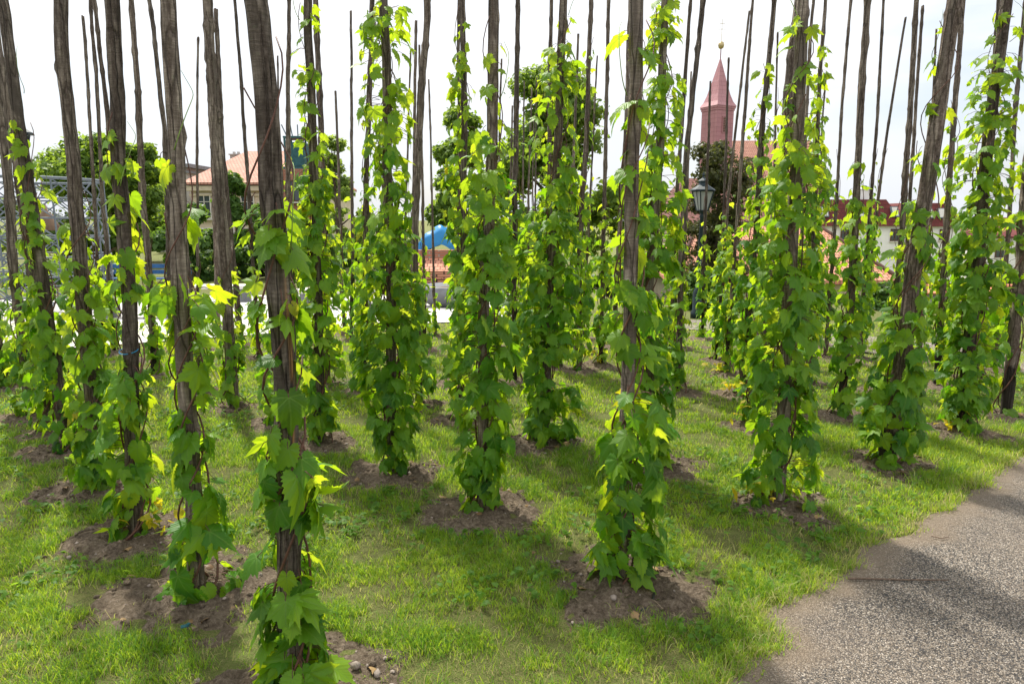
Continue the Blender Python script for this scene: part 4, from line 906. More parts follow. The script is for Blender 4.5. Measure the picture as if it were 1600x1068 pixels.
# ------------------------------------------------------------------ background: trees and shrubs
def crown_pts(blobs, n, hollow=.5):
    P = []; w = np.array([b[3] * b[4] * b[5] for b in blobs]) ** .75; w /= w.sum(); idx = rng.choice(len(blobs), n, p=w)
    B = np.array(blobs)[idx]; d = rng.normal(0, 1, (n, 3)); d /= np.linalg.norm(d, axis=1)[:, None]
    r = (hollow + (1 - hollow) * rng.random(n)) ** .6 * (1 + .24 * rng.normal(0, 1, n)); p = B[:, :3] + d * r[:, None] * B[:, 3:6]; return p, d
def tree(name, foot, H, W, mat, n, leaf, label, cat='tree', trunk_h=.25, k=14, seed=0, group=None, shape=None, trunk=True, bs=.74):
    random.seed(seed * 13 + 5); t = empty(name, foot, label, cat, group)
    blobs = []; k = int(k * 1.7)
    for q in range(k):
        u = random.random(); z = H * (trunk_h + (1 - trunk_h) * u * .92); wr = (math.sin(math.pi * (.18 + .74 * u)) if shape is None else shape(u)) * W * .5
        a = random.uniform(0, 6.28); rr = wr * random.uniform(.15, 1.0); s = W * random.uniform(.10, .19) * bs
        blobs.append((rr * math.cos(a), rr * math.sin(a), min(z, H - s * .7), s, s, s * random.uniform(.6, .9)))
    if trunk:
        mb = MB(); mb.tube([(0, 0, -.3), (.05 * W * .3, 0, H * .3), (0, .02 * W, H * .62), (.02 * W, 0, H * .88)], [W * .035, W * .028, W * .018, W * .005], 9)
        for b in blobs[:9]:
            z0 = max(H * .15, min(b[2] * .72, H * .7)); mb.tube([(0, 0, z0), (b[0] * .5, b[1] * .5, (z0 + b[2]) / 2 + .03 * H), (b[0], b[1], b[2])], [W * .014, W * .009, W * .003], 5)
        mb.build('trunk', M['bark'], t, True)
    p, d = crown_pts(blobs, n); nr_ = d * .7 + rng.normal(0, .55, p.shape); nr_[:, 2] += .45; ti = rng.normal(0, 1, p.shape); ti[:, 2] -= .6
    tn = np.clip(rng.normal(.5, .28, n), 0, 1); tint = np.stack([tn, tn * 0, tn * 0], 1)
    build_leaves('crown', p, nr_, ti, rng.uniform(.6, 1.3, n) * leaf, tint, 'lo', mat, t); return t
def gp(x, y, Y):
    q = at(x, y, Y); return Vector((q.x, Y, hgt(q.x, Y)))
def tree_px(name, xc, ytop, Y, wpx, mat, n, leaf, label, **kw):
    b = gp(xc, 400, Y); top = at(xc, ytop, Y); W = wpx * Y / F; return tree(name, b, top.z - b.z, W, mat, n, leaf, label, **kw)
G = 'trees beyond the hop garden'
tree_px('tree', 868, 92, 34, 250, M['tree_mid'], 30000, .17, 'big round green tree behind the hop poles at centre right', seed=1, k=30, trunk_h=.12, group=G)
tree_px('tree', 715, 165, 30, 125, M['tree_mid'], 15000, .14, 'green tree with its edge against the sky at centre left, behind the blue tarpaulin', seed=2, k=18, trunk_h=.2, group=G)
tree_px('tree', 528, 205, 33, 105, M['tree_lite'], 6000, .13, 'airy pale green tree behind the two thin black poles', seed=3, k=16, trunk_h=.15, group=G)
tree_px('tree', 165, 200, 36, 240, M['tree_mid'], 22000, .17, 'wide green tree behind the steel lattice at the left', seed=4, k=24, trunk_h=.1, group=G)
tree_px('tree', 232, 215, 34, 110, M['tree_mid'], 11000, .16, 'narrower tree left of the orange roofed house', seed=5, k=16, trunk_h=.1, group=G)
tree_px('tree', -40, 150, 26, 160, M['tree_lite'], 5000, .2, 'pale tree cut by the left edge behind the lantern', seed=6, k=16, trunk_h=.15, group=G)
tree_px('shrub', 372, 268, 28, 125, M['shrub'], 13000, .16, 'tall dark shrub in front of the orange roofed house', cat='shrub', seed=7, k=12, trunk_h=.05, group='shrubs and hedges')
tree_px('shrub', 300, 322, 26, 125, M['shrub'], 12000, .15, 'low dark shrub below the window of the orange roofed house', cat='shrub', seed=8, k=10, trunk_h=.02, group='shrubs and hedges')
tree_px('shrub', 415, 345, 27, 110, M['shrub'], 6500, .15, 'dark shrub at the lawn edge behind the thickest pole', cat='shrub', seed=9, k=12, trunk_h=.02, group='shrubs and hedges')
tree_px('shrub', 480, 330, 29, 130, M['shrub'], 8000, .15, 'dark hedge plant between the thickest pole and the white bench', cat='shrub', seed=10, k=16, trunk_h=.02, group='shrubs and hedges')
tree_px('shrub', 590, 340, 29, 125, M['shrub'], 7000, .15, 'leafy shrub behind the tall leafy vine left of centre', cat='shrub', seed=11, k=14, trunk_h=.02, group='shrubs and hedges')
tree_px('conifer', 1118, 200, 24, 165, M['tree_dark'], 17000, .085, 'dark olive conifer below the church tower', cat='tree', seed=12, k=90, trunk_h=.1, group=G, shape=lambda u: .95 - .5 * u, bs=.55)
tree_px('shrub', 1085, 430, 15.5, 70, M['shrub'], 3500, .09, 'dark bush behind the street lamp post', cat='shrub', seed=13, k=10, trunk_h=.02, group='shrubs and hedges')
tree_px('shrub', 1150, 452, 15, 90, M['shrub'], 3500, .09, 'dark bush right of the street lamp, below the orange roof', cat='shrub', seed=23, k=12, trunk_h=.02, group='shrubs and hedges')
tree_px('shrub', 1275, 440, 13.5, 90, M['shrub'], 4500, .08, 'dark bush right of the broad front right vine', cat='shrub', seed=14, k=12, trunk_h=.02, group='shrubs and hedges')
tree_px('shrub', 1385, 440, 15.5, 70, M['shrub'], 3000, .08, 'small dark bush at the left end of the garden wall', cat='shrub', seed=15, k=10, trunk_h=.02, group='shrubs and hedges')
tree_px('shrub', 1475, 385, 30, 60, M['tree_lite'], 3000, .13, 'bright green bush below the white building', cat='shrub', seed=16, k=10, trunk_h=.3, group='shrubs and hedges')
tree_px('shrub', 960, 400, 22, 150, M['shrub'], 5000, .13, 'broad shrub behind the centre right hop vines', cat='shrub', seed=17, k=16, trunk_h=.02, group='shrubs and hedges')
tree_px('shrub', 800, 395, 26, 170, M['shrub'], 5500, .15, 'broad shrub below the big tree at the middle', cat='shrub', seed=18, k=18, trunk_h=.02, group='shrubs and hedges')
tree_px('shrub', 100, 415, 25, 200, M['shrub'], 6000, .15, 'low hedge seen through the steel lattice', cat='hedge', seed=19, k=20, trunk_h=.02, group='shrubs and hedges')
tree_px('shrub', 1562, 400, 24, 120, M['shrub'], 4000, .12, 'shrub behind the garden wall at the right edge', cat='shrub', seed=20, k=14, trunk_h=.3, group='shrubs and hedges')

# ------------------------------------------------------------------ background: street lamps
def lamp(foot, H, label, rz=0):
    t = empty('street_lamp', foot, label, 'street lamp', 'lantern street lamps', rz)
    p = MB(); p.lathe([(.13, 0), (.13, .12), (.10, .16), (.10, .5), (.075, .56), (.055, .62), (.05, 1.0), (.062, 1.04), (.045, 1.08), (.035, H - .72), (.05, H - .70), (.03, H - .66), (.055, H - .60), (.09, H - .585)], (0, 0, 0), 14); p.build('post', M['iron'], t, True)
    lz = H - .58; mb = MB()
    for s1 in (0, 1, 2, 3):
        a = math.pi / 4 + s1 * math.pi / 2; a2 = a + math.pi / 2
        b0 = Vector((math.cos(a) * .11, math.sin(a) * .11, lz)); t0 = Vector((math.cos(a) * .205, math.sin(a) * .205, lz + .36)); b1 = Vector((math.cos(a2) * .11, math.sin(a2) * .11, lz)); t1 = Vector((math.cos(a2) * .205, math.sin(a2) * .205, lz + .36))
        mb.tube([b0, t0], .011, 6); mb.tube([b0, b1], .010, 6); mb.tube([t0, t1], .014, 6)
        for q in (.5,): mb.tube([b0.lerp(b1, q), t0.lerp(t1, q)], .005, 4)
    fr = mb.build('lantern_frame', M['iron'], t)
    g = MB(); g.lathe([(.100, lz + .005), (.192, lz + .355)], (0, 0, 0), 4); gl = g.build('lantern_glass', M['lampglass'], fr)
    for q in gl.data.vertices: pass
    gl.rotation_euler = (0, 0, 0)
    rf = MB(); rf.lathe([(.235, lz + .37), (.225, lz + .39), (.10, lz + .47), (.085, lz + .50), (.085, lz + .54), (.10, lz + .55), (.03, lz + .60), (.016, lz + .63), (.028, lz + .66), (.004, lz + .72)], (0, 0, 0), 8); rf.build('lantern_roof', M['iron'], t, False)
    return t
b = ground(1089, 497); tp = at(1091, 280, b.y); lamp(b, tp.z - b.z, 'dark blue street lamp with a glass lantern standing before the conifer', .3)
Y = 9.6; b = Vector((at(22, 200, Y).x, Y, hgt(-7, Y))); lamp(b, at(22, 184, Y).z - b.z, 'street lamp at the left edge, its lantern half hidden by a leaning pole', .5)

# ------------------------------------------------------------------ background: buildings
def quad_uv(mb, P, m=0):
    P = [Vector(p) for p in P]; u = (P[1] - P[0]).normalized(); n = (P[1] - P[0]).cross(P[-1] - P[0]).normalized(); v = n.cross(u)
    mb.face(P, m, [((p - P[0]).dot(u), (p - P[0]).dot(v)) for p in P])
def hip_roof(mb, cx, cy, z, w, d, h, ov=.4, ridge=None, rz=0, thick=.15):
    w2, d2 = w / 2 + ov, d / 2 + ov; rl = max(0.01, (w - d) / 2 if ridge is None else ridge)
    rot = Matrix.Rotation(rz, 3, 'Z'); T = lambda p: rot @ Vector(p) + Vector((cx, cy, z))
    a, b, c, e = T((-w2, -d2, 0)), T((w2, -d2, 0)), T((w2, d2, 0)), T((-w2, d2, 0)); r1, r2 = T((-rl, 0, h)), T((rl, 0, h))
    quad_uv(mb, [a, b, r2, r1]); quad_uv(mb, [c, e, r1, r2]); quad_uv(mb, [b, c, r2]); quad_uv(mb, [e, a, r1])
    dn = Vector((0, 0, -thick)); A = [a, b, c, e]
    for i in range(4): quad_uv(mb, [A[i] + dn, A[(i + 1) % 4] + dn, A[(i + 1) % 4], A[i]])
    mb.face([A[3] + dn, A[2] + dn, A[1] + dn, A[0] + dn])
def window(parent, c, w, h, rz=0, bars=1, mat='frame'):
    """c: centre on the wall face, front looks along local -Y"""
    rot = Matrix.Rotation(rz, 3, 'Z'); c = Vector(c); mb = MB(); t_ = .07
    for dx in (-w / 2, w / 2): mb.box(c + rot @ Vector((dx, -.03, 0)), (t_, .12, h + t_), rz)
    for dz in (-h / 2, h / 2): mb.box(c + rot @ Vector((0, -.031, dz)), (w - t_, .12, t_), rz)
    for k in range(bars):
        x = (k + 1) / (bars + 1) * w - w / 2; mb.box(c + rot @ Vector((x, -.025, 0)), (t_ * .7, .08, h - t_), rz)
    mb.box(c + rot @ Vector((0, -.024, h * .18)), (w - t_, .07, t_ * .6), rz)
    f = mb.build('window', M[mat], parent); g = MB(); g.box(c + rot @ Vector((0, -.005, 0)), (w, .03, h), rz); g.build('pane', M['glass'], f)
    s = MB(); s.box(c + rot @ Vector((0, -.07, -h / 2 - .08)), (w + .2, .22, .07), rz); s.build('sill', M['pale_stone'], f); return f
def chimney(parent, c, w, d, h, mat='white_wall'):
    mb = MB(); mb.box(c, (w, d, h)); mb.box((c[0], c[1], c[2] + h / 2 + .04), (w + .14, d + .14, .08)); mb.box((c[0] - w * .22, c[1], c[2] + h / 2 + .16), (w * .22, w * .22, .18)); mb.box((c[0] + w * .22, c[1], c[2] + h / 2 + .16), (w * .22, w * .22, .18))
    return mb.build('chimney', M[mat], parent)

# church with its pink tower
Y = 70; tb = at(1122, 168, Y); S = 2.38; rz = R(27); zg = -8
ch = empty('church', (tb.x, Y, zg), 'church with a slim pink sheet metal tower and pointed spire', 'church')
mb = MB(); rot = Matrix.Rotation(rz, 3, 'Z')
def sq(s, z): return [rot @ Vector((a * s / 2, b * s / 2, 0)) + Vector((0, 0, z)) for a, b in ((-1, -1), (1, -1), (1, 1), (-1, 1))]
ze = tb.z - zg; zb = ze - 7
lo, hi = sq(S * .9, 0), sq(S * .9, ze)
for i in range(4): quad_uv(mb, [lo[i], lo[(i + 1) % 4], hi[(i + 1) % 4], hi[i]])
mb.build('tower_wall', M['pink'], ch)
mb = MB()
for z_, s_ in ((ze - .18, S * 1.0), (ze - .38, S * .95)):
    a_, b_ = sq(s_, z_), sq(s_, z_ + .2)
    for i in range(4): quad_uv(mb, [a_[i], a_[(i + 1) % 4], b_[(i + 1) % 4], b_[i]])
    mb.face(b_); mb.face(a_[::-1])
mb.build('cornice', M['pink'], ch); mb = MB(); a_ = sq(S * .93, ze - 3.9); b_ = sq(S * .93, ze - 3.75)
for i in range(4): quad_uv(mb, [a_[i], a_[(i + 1) % 4], b_[(i + 1) % 4], b_[i]])
mb.face(b_); mb.build('band', M['pink'], ch)
mb = MB(); H_ = at(1128, 93, Y).z - tb.z; rings = [(S * 1.05, 0), (S * .84, .45), (S * .66, 1.1), (S * .40, H_ * .55), (.10, H_)]
for (s0, z0), (s1, z1) in zip(rings, rings[1:]):
    a_, b_ = sq(s0, ze + z0 + .02), sq(s1, ze + z1 + .02)
    for i in range(4): quad_uv(mb, [a_[i], a_[(i + 1) % 4], b_[(i + 1) % 4], b_[i]])
mb.face(sq(S * 1.05, ze + .02)[::-1]); mb.build('spire', M['pink'], ch)
mb = MB(); mb.tube([(0, 0, ze + H_ - .2), (0, 0, ze + H_ + 1.1)], .05, 6); mb.build('spire_rod', M['pink'], ch)
mb = MB(); mb.lathe([(.02, -.36), (.22, -.26), (.30, 0), (.24, .24), (.1, .34), (.02, .36)], (0, 0, ze + H_ + 1.3), 12); mb.build('ball', M['gold'], ch, True)
mb = MB(); z_ = ze + H_ + 1.66; mb.tube([(0, 0, z_), (0, 0, z_ + 2.0)], .022, 5)
mb.tube([(-.42, 0, z_ + 1.1), (.42, 0, z_ + 1.1)], .02, 5); mb.tube([(-.26, 0, z_ + 1.6), (.26, 0, z_ + 1.6)], .02, 5)
mb.build('cross', M['gold'], ch)
for k, (nx, ny) in enumerate(((0, -1), (1, 0))):
    mb = MB(); rr_ = rz + (0 if k == 0 else math.pi / 2); c = rot @ Vector((nx * S * .45, ny * S * .45, 0)) + Vector((0, 0, ze - 1.75))
    r2 = Matrix.Rotation(rr_, 3, 'Z')
    for dx in (-.33, .33): mb.box(c + r2 @ Vector((dx, 0, 0)), (.08, .12, 1.5), rr_)
    for dz in (-.75, .75): mb.box(c + r2 @ Vector((0, 0, dz)), (.74, .125, .08), rr_)
    for q in range(9): mb.box(c + r2 @ Vector((0, 0, -.65 + q * .16)), (.58, .07, .03), rr_)
    f = mb.build('louvre_window', M['pink'], ch); g = MB(); g.box(c, (.58, .03, 1.42), rr_); g.build('opening', M['frame'], f)
# nave with a steep old tiled roof, to the right of the tower
n0 = at(1150, 350, Y + 3); n1 = at(1222, 350, Y + 3); zr = at(1200, 222, Y + 5).z - zg; zw = at(1160, 300, Y).z - zg
cx = (n0.x + n1.x) / 2 - tb.x; W_ = (n1.x - n0.x) + 1; mb = MB(); mb.box((cx + 1.5, 5, zw / 2), (W_ + 3, 9, zw)); mb.build('nave_wall', M['cream_wall'], ch)
mb = MB(); hip_roof(mb, cx + 1.5, 5, zw + .15, W_ + 3, 9, zr - zw, .3, ridge=W_ / 2 + 1.2); mb.build('nave_roof', M['tile_pale'], ch)

# old house with dark red tiles between conifer and hop vines
Y = 45; a0, a1 = at(1050, 350, Y), at(1245, 350, Y); zg = hgt(20, Y); t = empty('old_house', ((a0.x + a1.x) / 2, Y + 4, zg), 'old house with a steep brownish red tiled roof behind the conifer', 'house')
w = a1.x - a0.x; ze = at(0, 352, Y).z - zg; zr = at(0, 282, Y + 4).z - zg
mb = MB(); mb.box((0, 0, ze / 2), (w, 8, ze)); mb.build('wall', M['cream_wall'], t); mb = MB(); hip_roof(mb, 0, 0, ze + .16, w, 8, zr - ze, .4, ridge=w / 2 - 1.5); mb.build('roof', M['tile_brick'], t)
for dx in (-2.5, 0, 2.5): window(t, (dx, -4.0, ze - 1.3), .9, 1.2)

# low house with the orange beaver-tail roof
Ye = 24; a0, a1 = at(1055, 445, Ye), at(1408, 445, Ye); ze_w = a0.z; zg = hgt((a0.x + a1.x) / 2, 27); D = 6.4; w = a1.x - a0.x
t = empty('low_house', ((a0.x + a1.x) / 2, Ye + D / 2 + .4, zg), 'low house on the slope with a bright orange hipped tile roof', 'house')
ze = ze_w - zg; zr = at(0, 352, Ye + D / 2).z - zg
mb = MB(); mb.box((0, 0, ze / 2), (w - .8, D, ze)); mb.build('wall', M['cream_wall'], t)
mb = MB(); hip_roof(mb, 0, 0, ze + .16, w - .8, D, zr - ze - .1, .4, ridge=w / 2 - 1.6); mb.build('roof', M['tile_orange'], t)
mb = MB(); wr = w / 2 - 1.6
mb.tube([(-wr, 0, zr + .08), (wr, 0, zr + .08)], .09, 8)
for s1 in (-1, 1):
    for s2 in (-1, 1): mb.tube([(s1 * wr, 0, zr + .06), (s1 * (w / 2), s2 * (D / 2 + .4), ze + .2)], .075, 8)
mb.build('ridge_tiles', M['tile_pale'], t)
for dx in (-3, 0, 3): window(t, (dx, -D / 2, ze - .9), .8, .9)

# white building with dark red mansard roof
Y = 58; zg = hgt(30, Y)
def P_(x, y): q = at(x, y, Y); return q.x, q.z - zg
xl, _ = P_(1195, 350); xm, _ = P_(1407, 350); xr, zt = P_(1524, 317)
ox = (xl + xr) / 2; t = empty('white_building', (ox, Y, zg), 'white building with a dark red mansard roof and skylights behind the hop poles', 'building')
_, ze = P_(1390, 353); _, zr = P_(1390, 311)
def mans(x0, x1, y0, z0, z1, dd, nm):
    mb = MB(); mb.box(((x0 + x1) / 2 - ox, y0 + dd / 2, z0 / 2), (x1 - x0, dd, z0)); mb.build('wall', M['white_wall'], t)
    mb = MB(); i = .55 * (z1 - z0); X0, X1, Y0, Y1 = x0 - ox - .3, x1 - ox + .3, y0 - .35, y0 + dd + .3
    B_ = [Vector((X0, Y0, z0)), Vector((X1, Y0, z0)), Vector((X1, Y1, z0)), Vector((X0, Y1, z0))]; T_ = [Vector((X0 + i, Y0 + i, z1)), Vector((X1 - i, Y0 + i, z1)), Vector((X1 - i, Y1 - i, z1)), Vector((X0 + i, Y1 - i, z1))]
    for q in range(4): quad_uv(mb, [B_[q], B_[(q + 1) % 4], T_[(q + 1) % 4], T_[q]])
    mb.face(T_); mb.face(B_[::-1]); rf = mb.build('roof', M['tile_red'], t); return rf, i
rf, ii = mans(xl, xm, 0, ze, zr, 9, 'a'); rf2, ii = mans(xm + .5, xr, 1.5, ze - .05, P_(1460, 316)[1], 8, 'b')
def skyl(x, y, y0, i, z0, z1, rf):
    X, Z = P_(x, y); k = (Z - z0) / (z1 - z0); mb = MB(); ang = math.atan2(z1 - z0, i); c = Vector((X - ox, y0 - .35 + i * k - .06, Z))
    Mx = Matrix.Rotation(ang, 3, 'X'); mb.box(c, (.62, .95, .14), M=Mx); s = mb.build('skylight', M['steel'], rf); g = MB(); g.box(c + Mx @ Vector((0, 0, .075)), (.46, .78, .02), M=Mx); g.build('pane', M['pale_stone'], s)
for x, y in ((1400, 331), (1345, 331), (1290, 331)): skyl(x, y, 0, ii, ze, zr, rf)
for x in (1432, 1470, 1490): skyl(x, 333, 1.5, ii, ze, zr, rf2)
X, Z = P_(1398, 367); window(t, (X - ox, 0, Z), .65, .95, 0, 1)
for x in (1360, 1320): X, Z = P_(x, 367); window(t, (X - ox, 0, Z), .65, .95, 0, 1)
X, Z = P_(1493, 367); window(t, (X - ox, 1.5, Z), .78, .85, 0, 2)
X, Z = P_(1455, 367); window(t, (X - ox, 1.5, Z), .78, .85, 0, 2)
X, Z = P_(1388, 304); chimney(t, (X - ox, 4, Z + .1), 1.1, .6, .9)
mb = MB(); X, _ = P_(1507, 300); mb.tube([(X - ox, 1.36, 0), (X - ox, 1.36, ze - .1)], .05, 6); mb.build('drainpipe', M['frame'], t)
# house further right with red roof
Y2 = 66; zg = hgt(40, Y2); q0, q1 = at(1535, 352, Y2), at(1680, 352, Y2); t = empty('red_roofed_house', ((q0.x + q1.x) / 2, Y2 + 4, zg), 'house with a plain red roof at the right edge, behind the garden wall', 'house')
w = q1.x - q0.x; ze = at(0, 372, Y2).z - zg; zr = at(0, 342, Y2 + 4).z - zg; mb = MB(); mb.box((0, 0, ze / 2), (w, 8, ze)); mb.build('wall', M['white_wall'], t)
mb = MB(); hip_roof(mb, 0, 0, ze + .16, w, 8, zr - ze, .4, ridge=w / 2 - 2); mb.build('roof', M['tile_red'], t)
for dx in (-2.4, 1.2): window(t, (dx, -4, ze - 1.2), .9, 1.2)

# garden wall with tiled coping
Y = 15.3; q0, q1 = at(1405, 444, Y), at(1720, 444, Y); zg = hgt(8, Y); t = empty('garden_wall', ((q0.x + q1.x) / 2, Y, zg), 'grey rendered garden wall with an orange tile coping', 'wall'); w = q1.x - q0.x; zh = q0.z - zg
mb = MB(); mb.box((0, 0, (zh - .16) / 2 - .3), (w, .32, zh - .16 + .6)); mb.build('wall', M['grey_wall'], t)
mb = MB(); k = int(w / .2)
for q in range(k):
    x = -w / 2 + (q + .5) * w / k
    for s1 in (-1, 1): mb.box((x, s1 * .13, zh - .12), (w / k * .94, .30, .035), M=Matrix.Rotation(-s1 * .42, 3, 'X'))
mb.tube([(-w / 2, 0, zh - .045), (w / 2, 0, zh - .045)], .05, 8); mb.build('coping', simple('coping_tile', (.58, .24, .14), .8, .3, 6, .3), t)

# house at the left with orange roof
Y = 44; zg = hgt(-20, Y); x0, x1 = at(288, 295, Y), at(500, 295, Y); t = empty('villa', ((x0.x + x1.x) / 2, Y + 5, zg), 'cream villa with an orange tiled hip roof behind the left hop poles', 'house')
w = x1.x - x0.x; ze = at(0, 293, Y).z - zg; zr = at(0, 243, Y + 5).z - zg
mb = MB(); mb.box((0, 0, ze / 2), (w - .8, 10, ze)); mb.build('wall', M['cream_wall'], t); mb = MB(); hip_roof(mb, 0, 0, ze + .3, w - .8, 10, zr - ze, .4, ridge=w / 2 - 2.2); mb.build('roof', M['tile_pale'], t)
mb = MB(); mb.box((0, 0, ze - .05), (w - .2, 10.6, .3)); mb.box((0, 0, ze - .45), (w - .6, 10.2, .12)); mb.build('cornice', M['cream_wall'], t)
for px in (318, 352, 386, 420, 455): window(t, (at(px, 300, Y).x - t.location.x, -5, at(0, 322, Y).z - zg), .8, 1.5, 0, 1, 'pale_stone')
for px in (318, 352, 386, 420): window(t, (at(px, 300, Y).x - t.location.x, -5, at(0, 375, Y).z - zg), .8, 1.5, 0, 1, 'pale_stone')
chimney(t, (at(303, 240, Y).x - t.location.x + .3, 1, zr - .9), .7, .6, 2.0, 'grey_wall')
# darker flat-roofed annex behind
Y = 50; zg = hgt(-20, Y); x0, x1 = at(236, 260, Y), at(292, 260, Y); t = empty('annex', ((x0.x + x1.x) / 2, Y + 3, zg), 'grey building with a dark flat roof and a small dome left of the villa', 'building')
w = x1.x - x0.x; ze = at(0, 262, Y).z - zg; mb = MB(); mb.box((0, 0, ze / 2), (w, 6, ze)); mb.build('wall', M['grey_wall'], t)
mb = MB(); mb.box((0, 0, ze + .13), (w + .8, 6.8, .26)); mb.box((0, 0, ze - .3), (w + .4, 6.4, .14)); mb.build('roof', M['concrete'], t)
mb = MB(); mb.lathe([(.34, 0), (.34, .5), (.5, .9), (.55, 1.3), (.4, 1.7), (.15, 1.95), (.04, 2.4)], (at(248, 250, Y).x - t.location.x, 0, ze + .2), 12); mb.build('dome', M['concrete'], t, True)
for px in (250, 276): window(t, (at(px, 300, Y).x - t.location.x, -3, at(0, 320, Y).z - zg), .8, 1.5)

# brick tower with a steel cabin and aerials
Y = 40; zg = hgt(-10, Y); x = at(470, 300, Y).x; t = empty('brick_tower', (x, Y, zg), 'brick tower carrying a dark teal steel cabin and spiky aerials', 'tower')
w = 1.3; zc = at(0, 266, Y).z - zg; mb = MB(); lo = [(-w, -w), (w, -w), (w, w), (-w, w)]
for i in range(4): a_, b_ = lo[i], lo[(i + 1) % 4]; quad_uv(mb, [(a_[0], a_[1], 0), (b_[0], b_[1], 0), (b_[0], b_[1], zc), (a_[0], a_[1], zc)])
mb.face([(p[0], p[1], zc) for p in lo]); mb.build('wall', M['brick'], t)
mb = MB(); mb.box((0, 0, zc + .06), (2.2, 2.2, .12))
for a_ in (-1.3, 1.3):
    for b_ in (-1.3, 1.3): mb.tube([(a_ * .45, b_ * .45, zc + .1), (a_ * .45, b_ * .45, zc + 1.7)], .06, 6)
mb.box((0, 0, zc + .85), (.9, .9, 1.3)); mb.box((0, 0, zc + 1.76), (1.3, 1.3, .1)); mb.build('cabin', M['teal'], t)
mb = MB()
for q in range(5): dx = (q - 2) * .3; mb.tube([(dx, 0, zc + 1.8), (dx * 1.5, 0, zc + 2.5 + .25 * (q % 2))], .035, 5)
mb.build('aerial', M['steel'], t)
for q in range(3): window(t, (0, -w, zc - 1.2 - q * 2), .7, 1.1)

# steel lattice pavilion
Yc = 15.5; c = at(58, 400, Yc); zg = hgt(c.x, Yc); r = 1.45; ztop = at(0, 279, Yc - r * .4).z - zg
t = empty('lattice_pavilion', (c.x, Yc, zg), 'round pavilion of pale grey criss crossed steel bars behind the left hop poles', 'pavilion')
mb = MB(); nn = 18; lev = 7
for q in range(lev + 1):
    z = ztop * q / lev; mb.tube([(r * math.cos(a), r * math.sin(a), z) for a in np.linspace(0, 2 * math.pi, 37)], .022 if q < lev else .035, 6, False)
mb.build('ring_bars', M['steel'], t, True)
mb = MB()
for q in range(lev):
    for k in range(nn):
        a0, a1 = 2 * math.pi * k / nn, 2 * math.pi * (k + 1) / nn; z0, z1 = ztop * q / lev, ztop * (q + 1) / lev
        p0, p1 = (r * math.cos(a0), r * math.sin(a0)), (r * math.cos(a1), r * math.sin(a1)); rnd = random.random()
        if rnd < .75: mb.tube([(*p0, z0), (*p1, z1)], .016, 5, False)
        if rnd > .25: mb.tube([(*p1, z0), (*p0, z1)], .016, 5, False)
        if k % 2 == 0: mb.tube([(*p0, z0), (*p0, z1)], .02, 5, False)
mb.build('cross_bars', M['steel'], t)
mb = MB(); mb.lathe([(.28, 0), (.3, .04), (.2, .18), (.15, .34), (.05, .42), (.02, .6)], (.3, 0, ztop * .62), 12); mb.build('bell', simple('bronze_bell', (.16, .10, .06), .5), t, True)

# benches, planter, tarpaulin
def bench(pix, w, label, top='pale_stone', rz=0):
    g = ground(*pix); t = empty('stone_bench', g, label, 'bench', 'low stone benches in the yard', rz)
    mb = MB(); mb.box((0, 0, .42), (w, .5, .09)); mb.build('seat', M[top], t)
    for dx in (-w * .38, w * .38): mb = MB(); mb.box((dx, 0, .185), (.18, .4, .37)); mb.build('leg', M['concrete'], t)
bench((525, 482), 1.8, 'pale stone bench in the yard behind the short thin black pole')
bench((222, 497), 1.6, 'pale stone bench in the yard right of the twine tied pole')
bench((335, 472), 2.2, 'pale stone bench in the yard beyond the splintered bare pole')
g = ground(232, 456); t = empty('blue_bench', g, 'long blue slatted bench at the far edge of the yard', 'bench')
mb = MB()
for q in range(3): mb.box((0, -.2 + q * .17, .44), (2.6, .13, .04))
mb.build('seat', M['bluewood'], t); mb = MB()
for q in range(2): mb.box((0, .27, .62 + q * .19), (2.6, .04, .13))
mb.build('backrest', M['bluewood'], t)
for dx in (-1.1, 1.1): mb = MB(); mb.box((dx, .02, .21), (.07, .5, .42)); mb.box((dx, .31, .45), (.05, .05, .85)); mb.build('leg', M['iron'], t)
g = ground(705, 479); t = empty('planter', g, 'dark grey round concrete planter at the yard edge, centre left', 'planter')
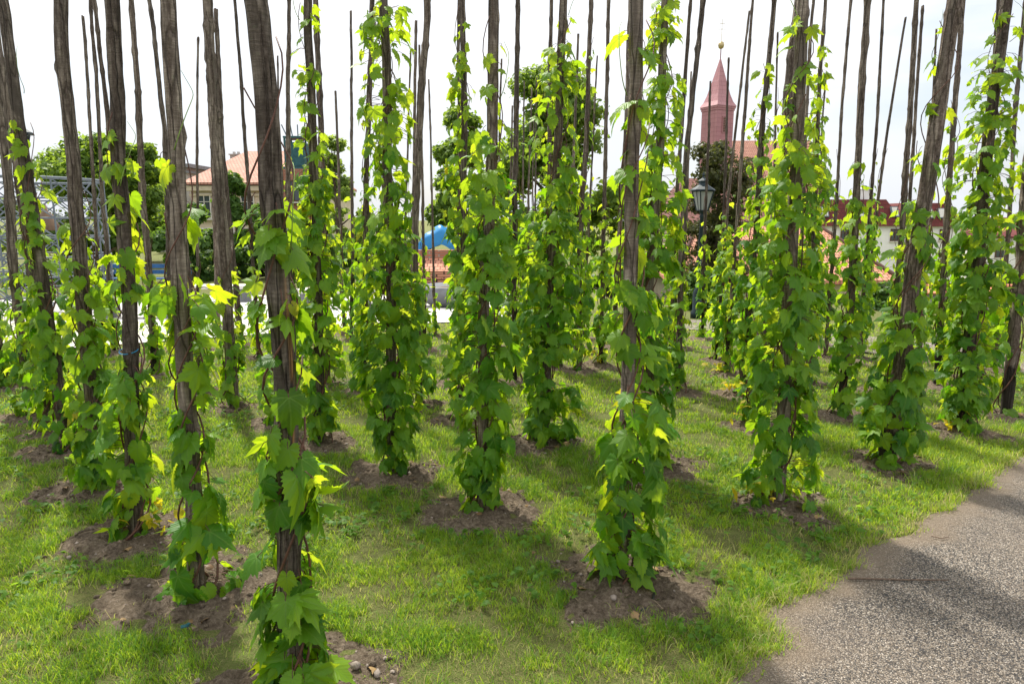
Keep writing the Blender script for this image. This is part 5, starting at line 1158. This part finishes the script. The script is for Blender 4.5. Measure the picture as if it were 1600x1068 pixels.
mb = MB(); mb.lathe([(.42, 0), (.62, .12), (.78, .34), (.80, .52), (.72, .53), (.66, .45)], (0, 0, 0), 28); mb.build('bowl', M['concrete'], t, True)
mb = MB(); mb.lathe([(.66, .42), (.3, .47), (.01, .48)], (0, 0, 0), 20); mb.build('soil', M['soil'], t, True)
# low brick wall with orange coping behind the planter
Y = 25; q0, q1 = at(640, 404, Y), at(760, 404, Y); zg = hgt(-2, Y); t = empty('low_wall', ((q0.x + q1.x) / 2, Y, zg), 'low brown wall with sloping orange tiles below the blue tarpaulin', 'wall'); w = q1.x - q0.x; zh = q0.z - zg
mb = MB(); mb.box((0, 0.4, (zh + .3) / 2), (w, .4, zh + .3)); mb.build('wall', M['brick'], t)
mb = MB(); quad_uv(mb, [(-w / 2, -.9, at(0, 436, Y - .9).z - zg), (w / 2, -.9, at(0, 436, Y - .9).z - zg), (w / 2, .18, zh), (-w / 2, .18, zh)]); mb.box((0, -.35, .25), (w, 1.0, .5)); mb.build('lean_to_roof', M['tile_orange'], t)
# blue tarpaulin draped over a frame
Y = 27; c = at(690, 372, Y); zg = hgt(-3, Y); t = empty('blue_tarpaulin', (c.x, Y, zg), 'bright blue tarpaulin draped over a low frame behind the slim centre left pole', 'tarpaulin')
n = 26; V = []; fl = []; hh = at(0, 352, Y).z - zg
for j in range(n):
    for i in range(n):
        u, v = i / (n - 1) * 2 - 1, j / (n - 1) * 2 - 1; x = u * .95; y = v * .7; e = max(abs(u), abs(v)); h = hh * (1 - .26 * abs(u) ** 1.3 - .18 * e ** 4) - .05 * math.sin(u * 9 + v * 3) * (1 - e * .5) - (.35 if e > .97 else 0); V.append((x * (1 + .04 * math.sin(v * 11)), y, h))
for j in range(n - 1):
    for i in range(n - 1): a = j * n + i; fl += [a, a + 1, a + n + 1, a + n]
npmesh('cover', V, fl, [4] * (len(fl) // 4), M['blue'], t)
mb = MB()
for a_ in (-.85, .85):
    for b_ in (-.6, .6): mb.tube([(a_, b_, 0), (a_, b_, hh * .74)], .03, 6)
mb.build('frame', M['steel'], t)
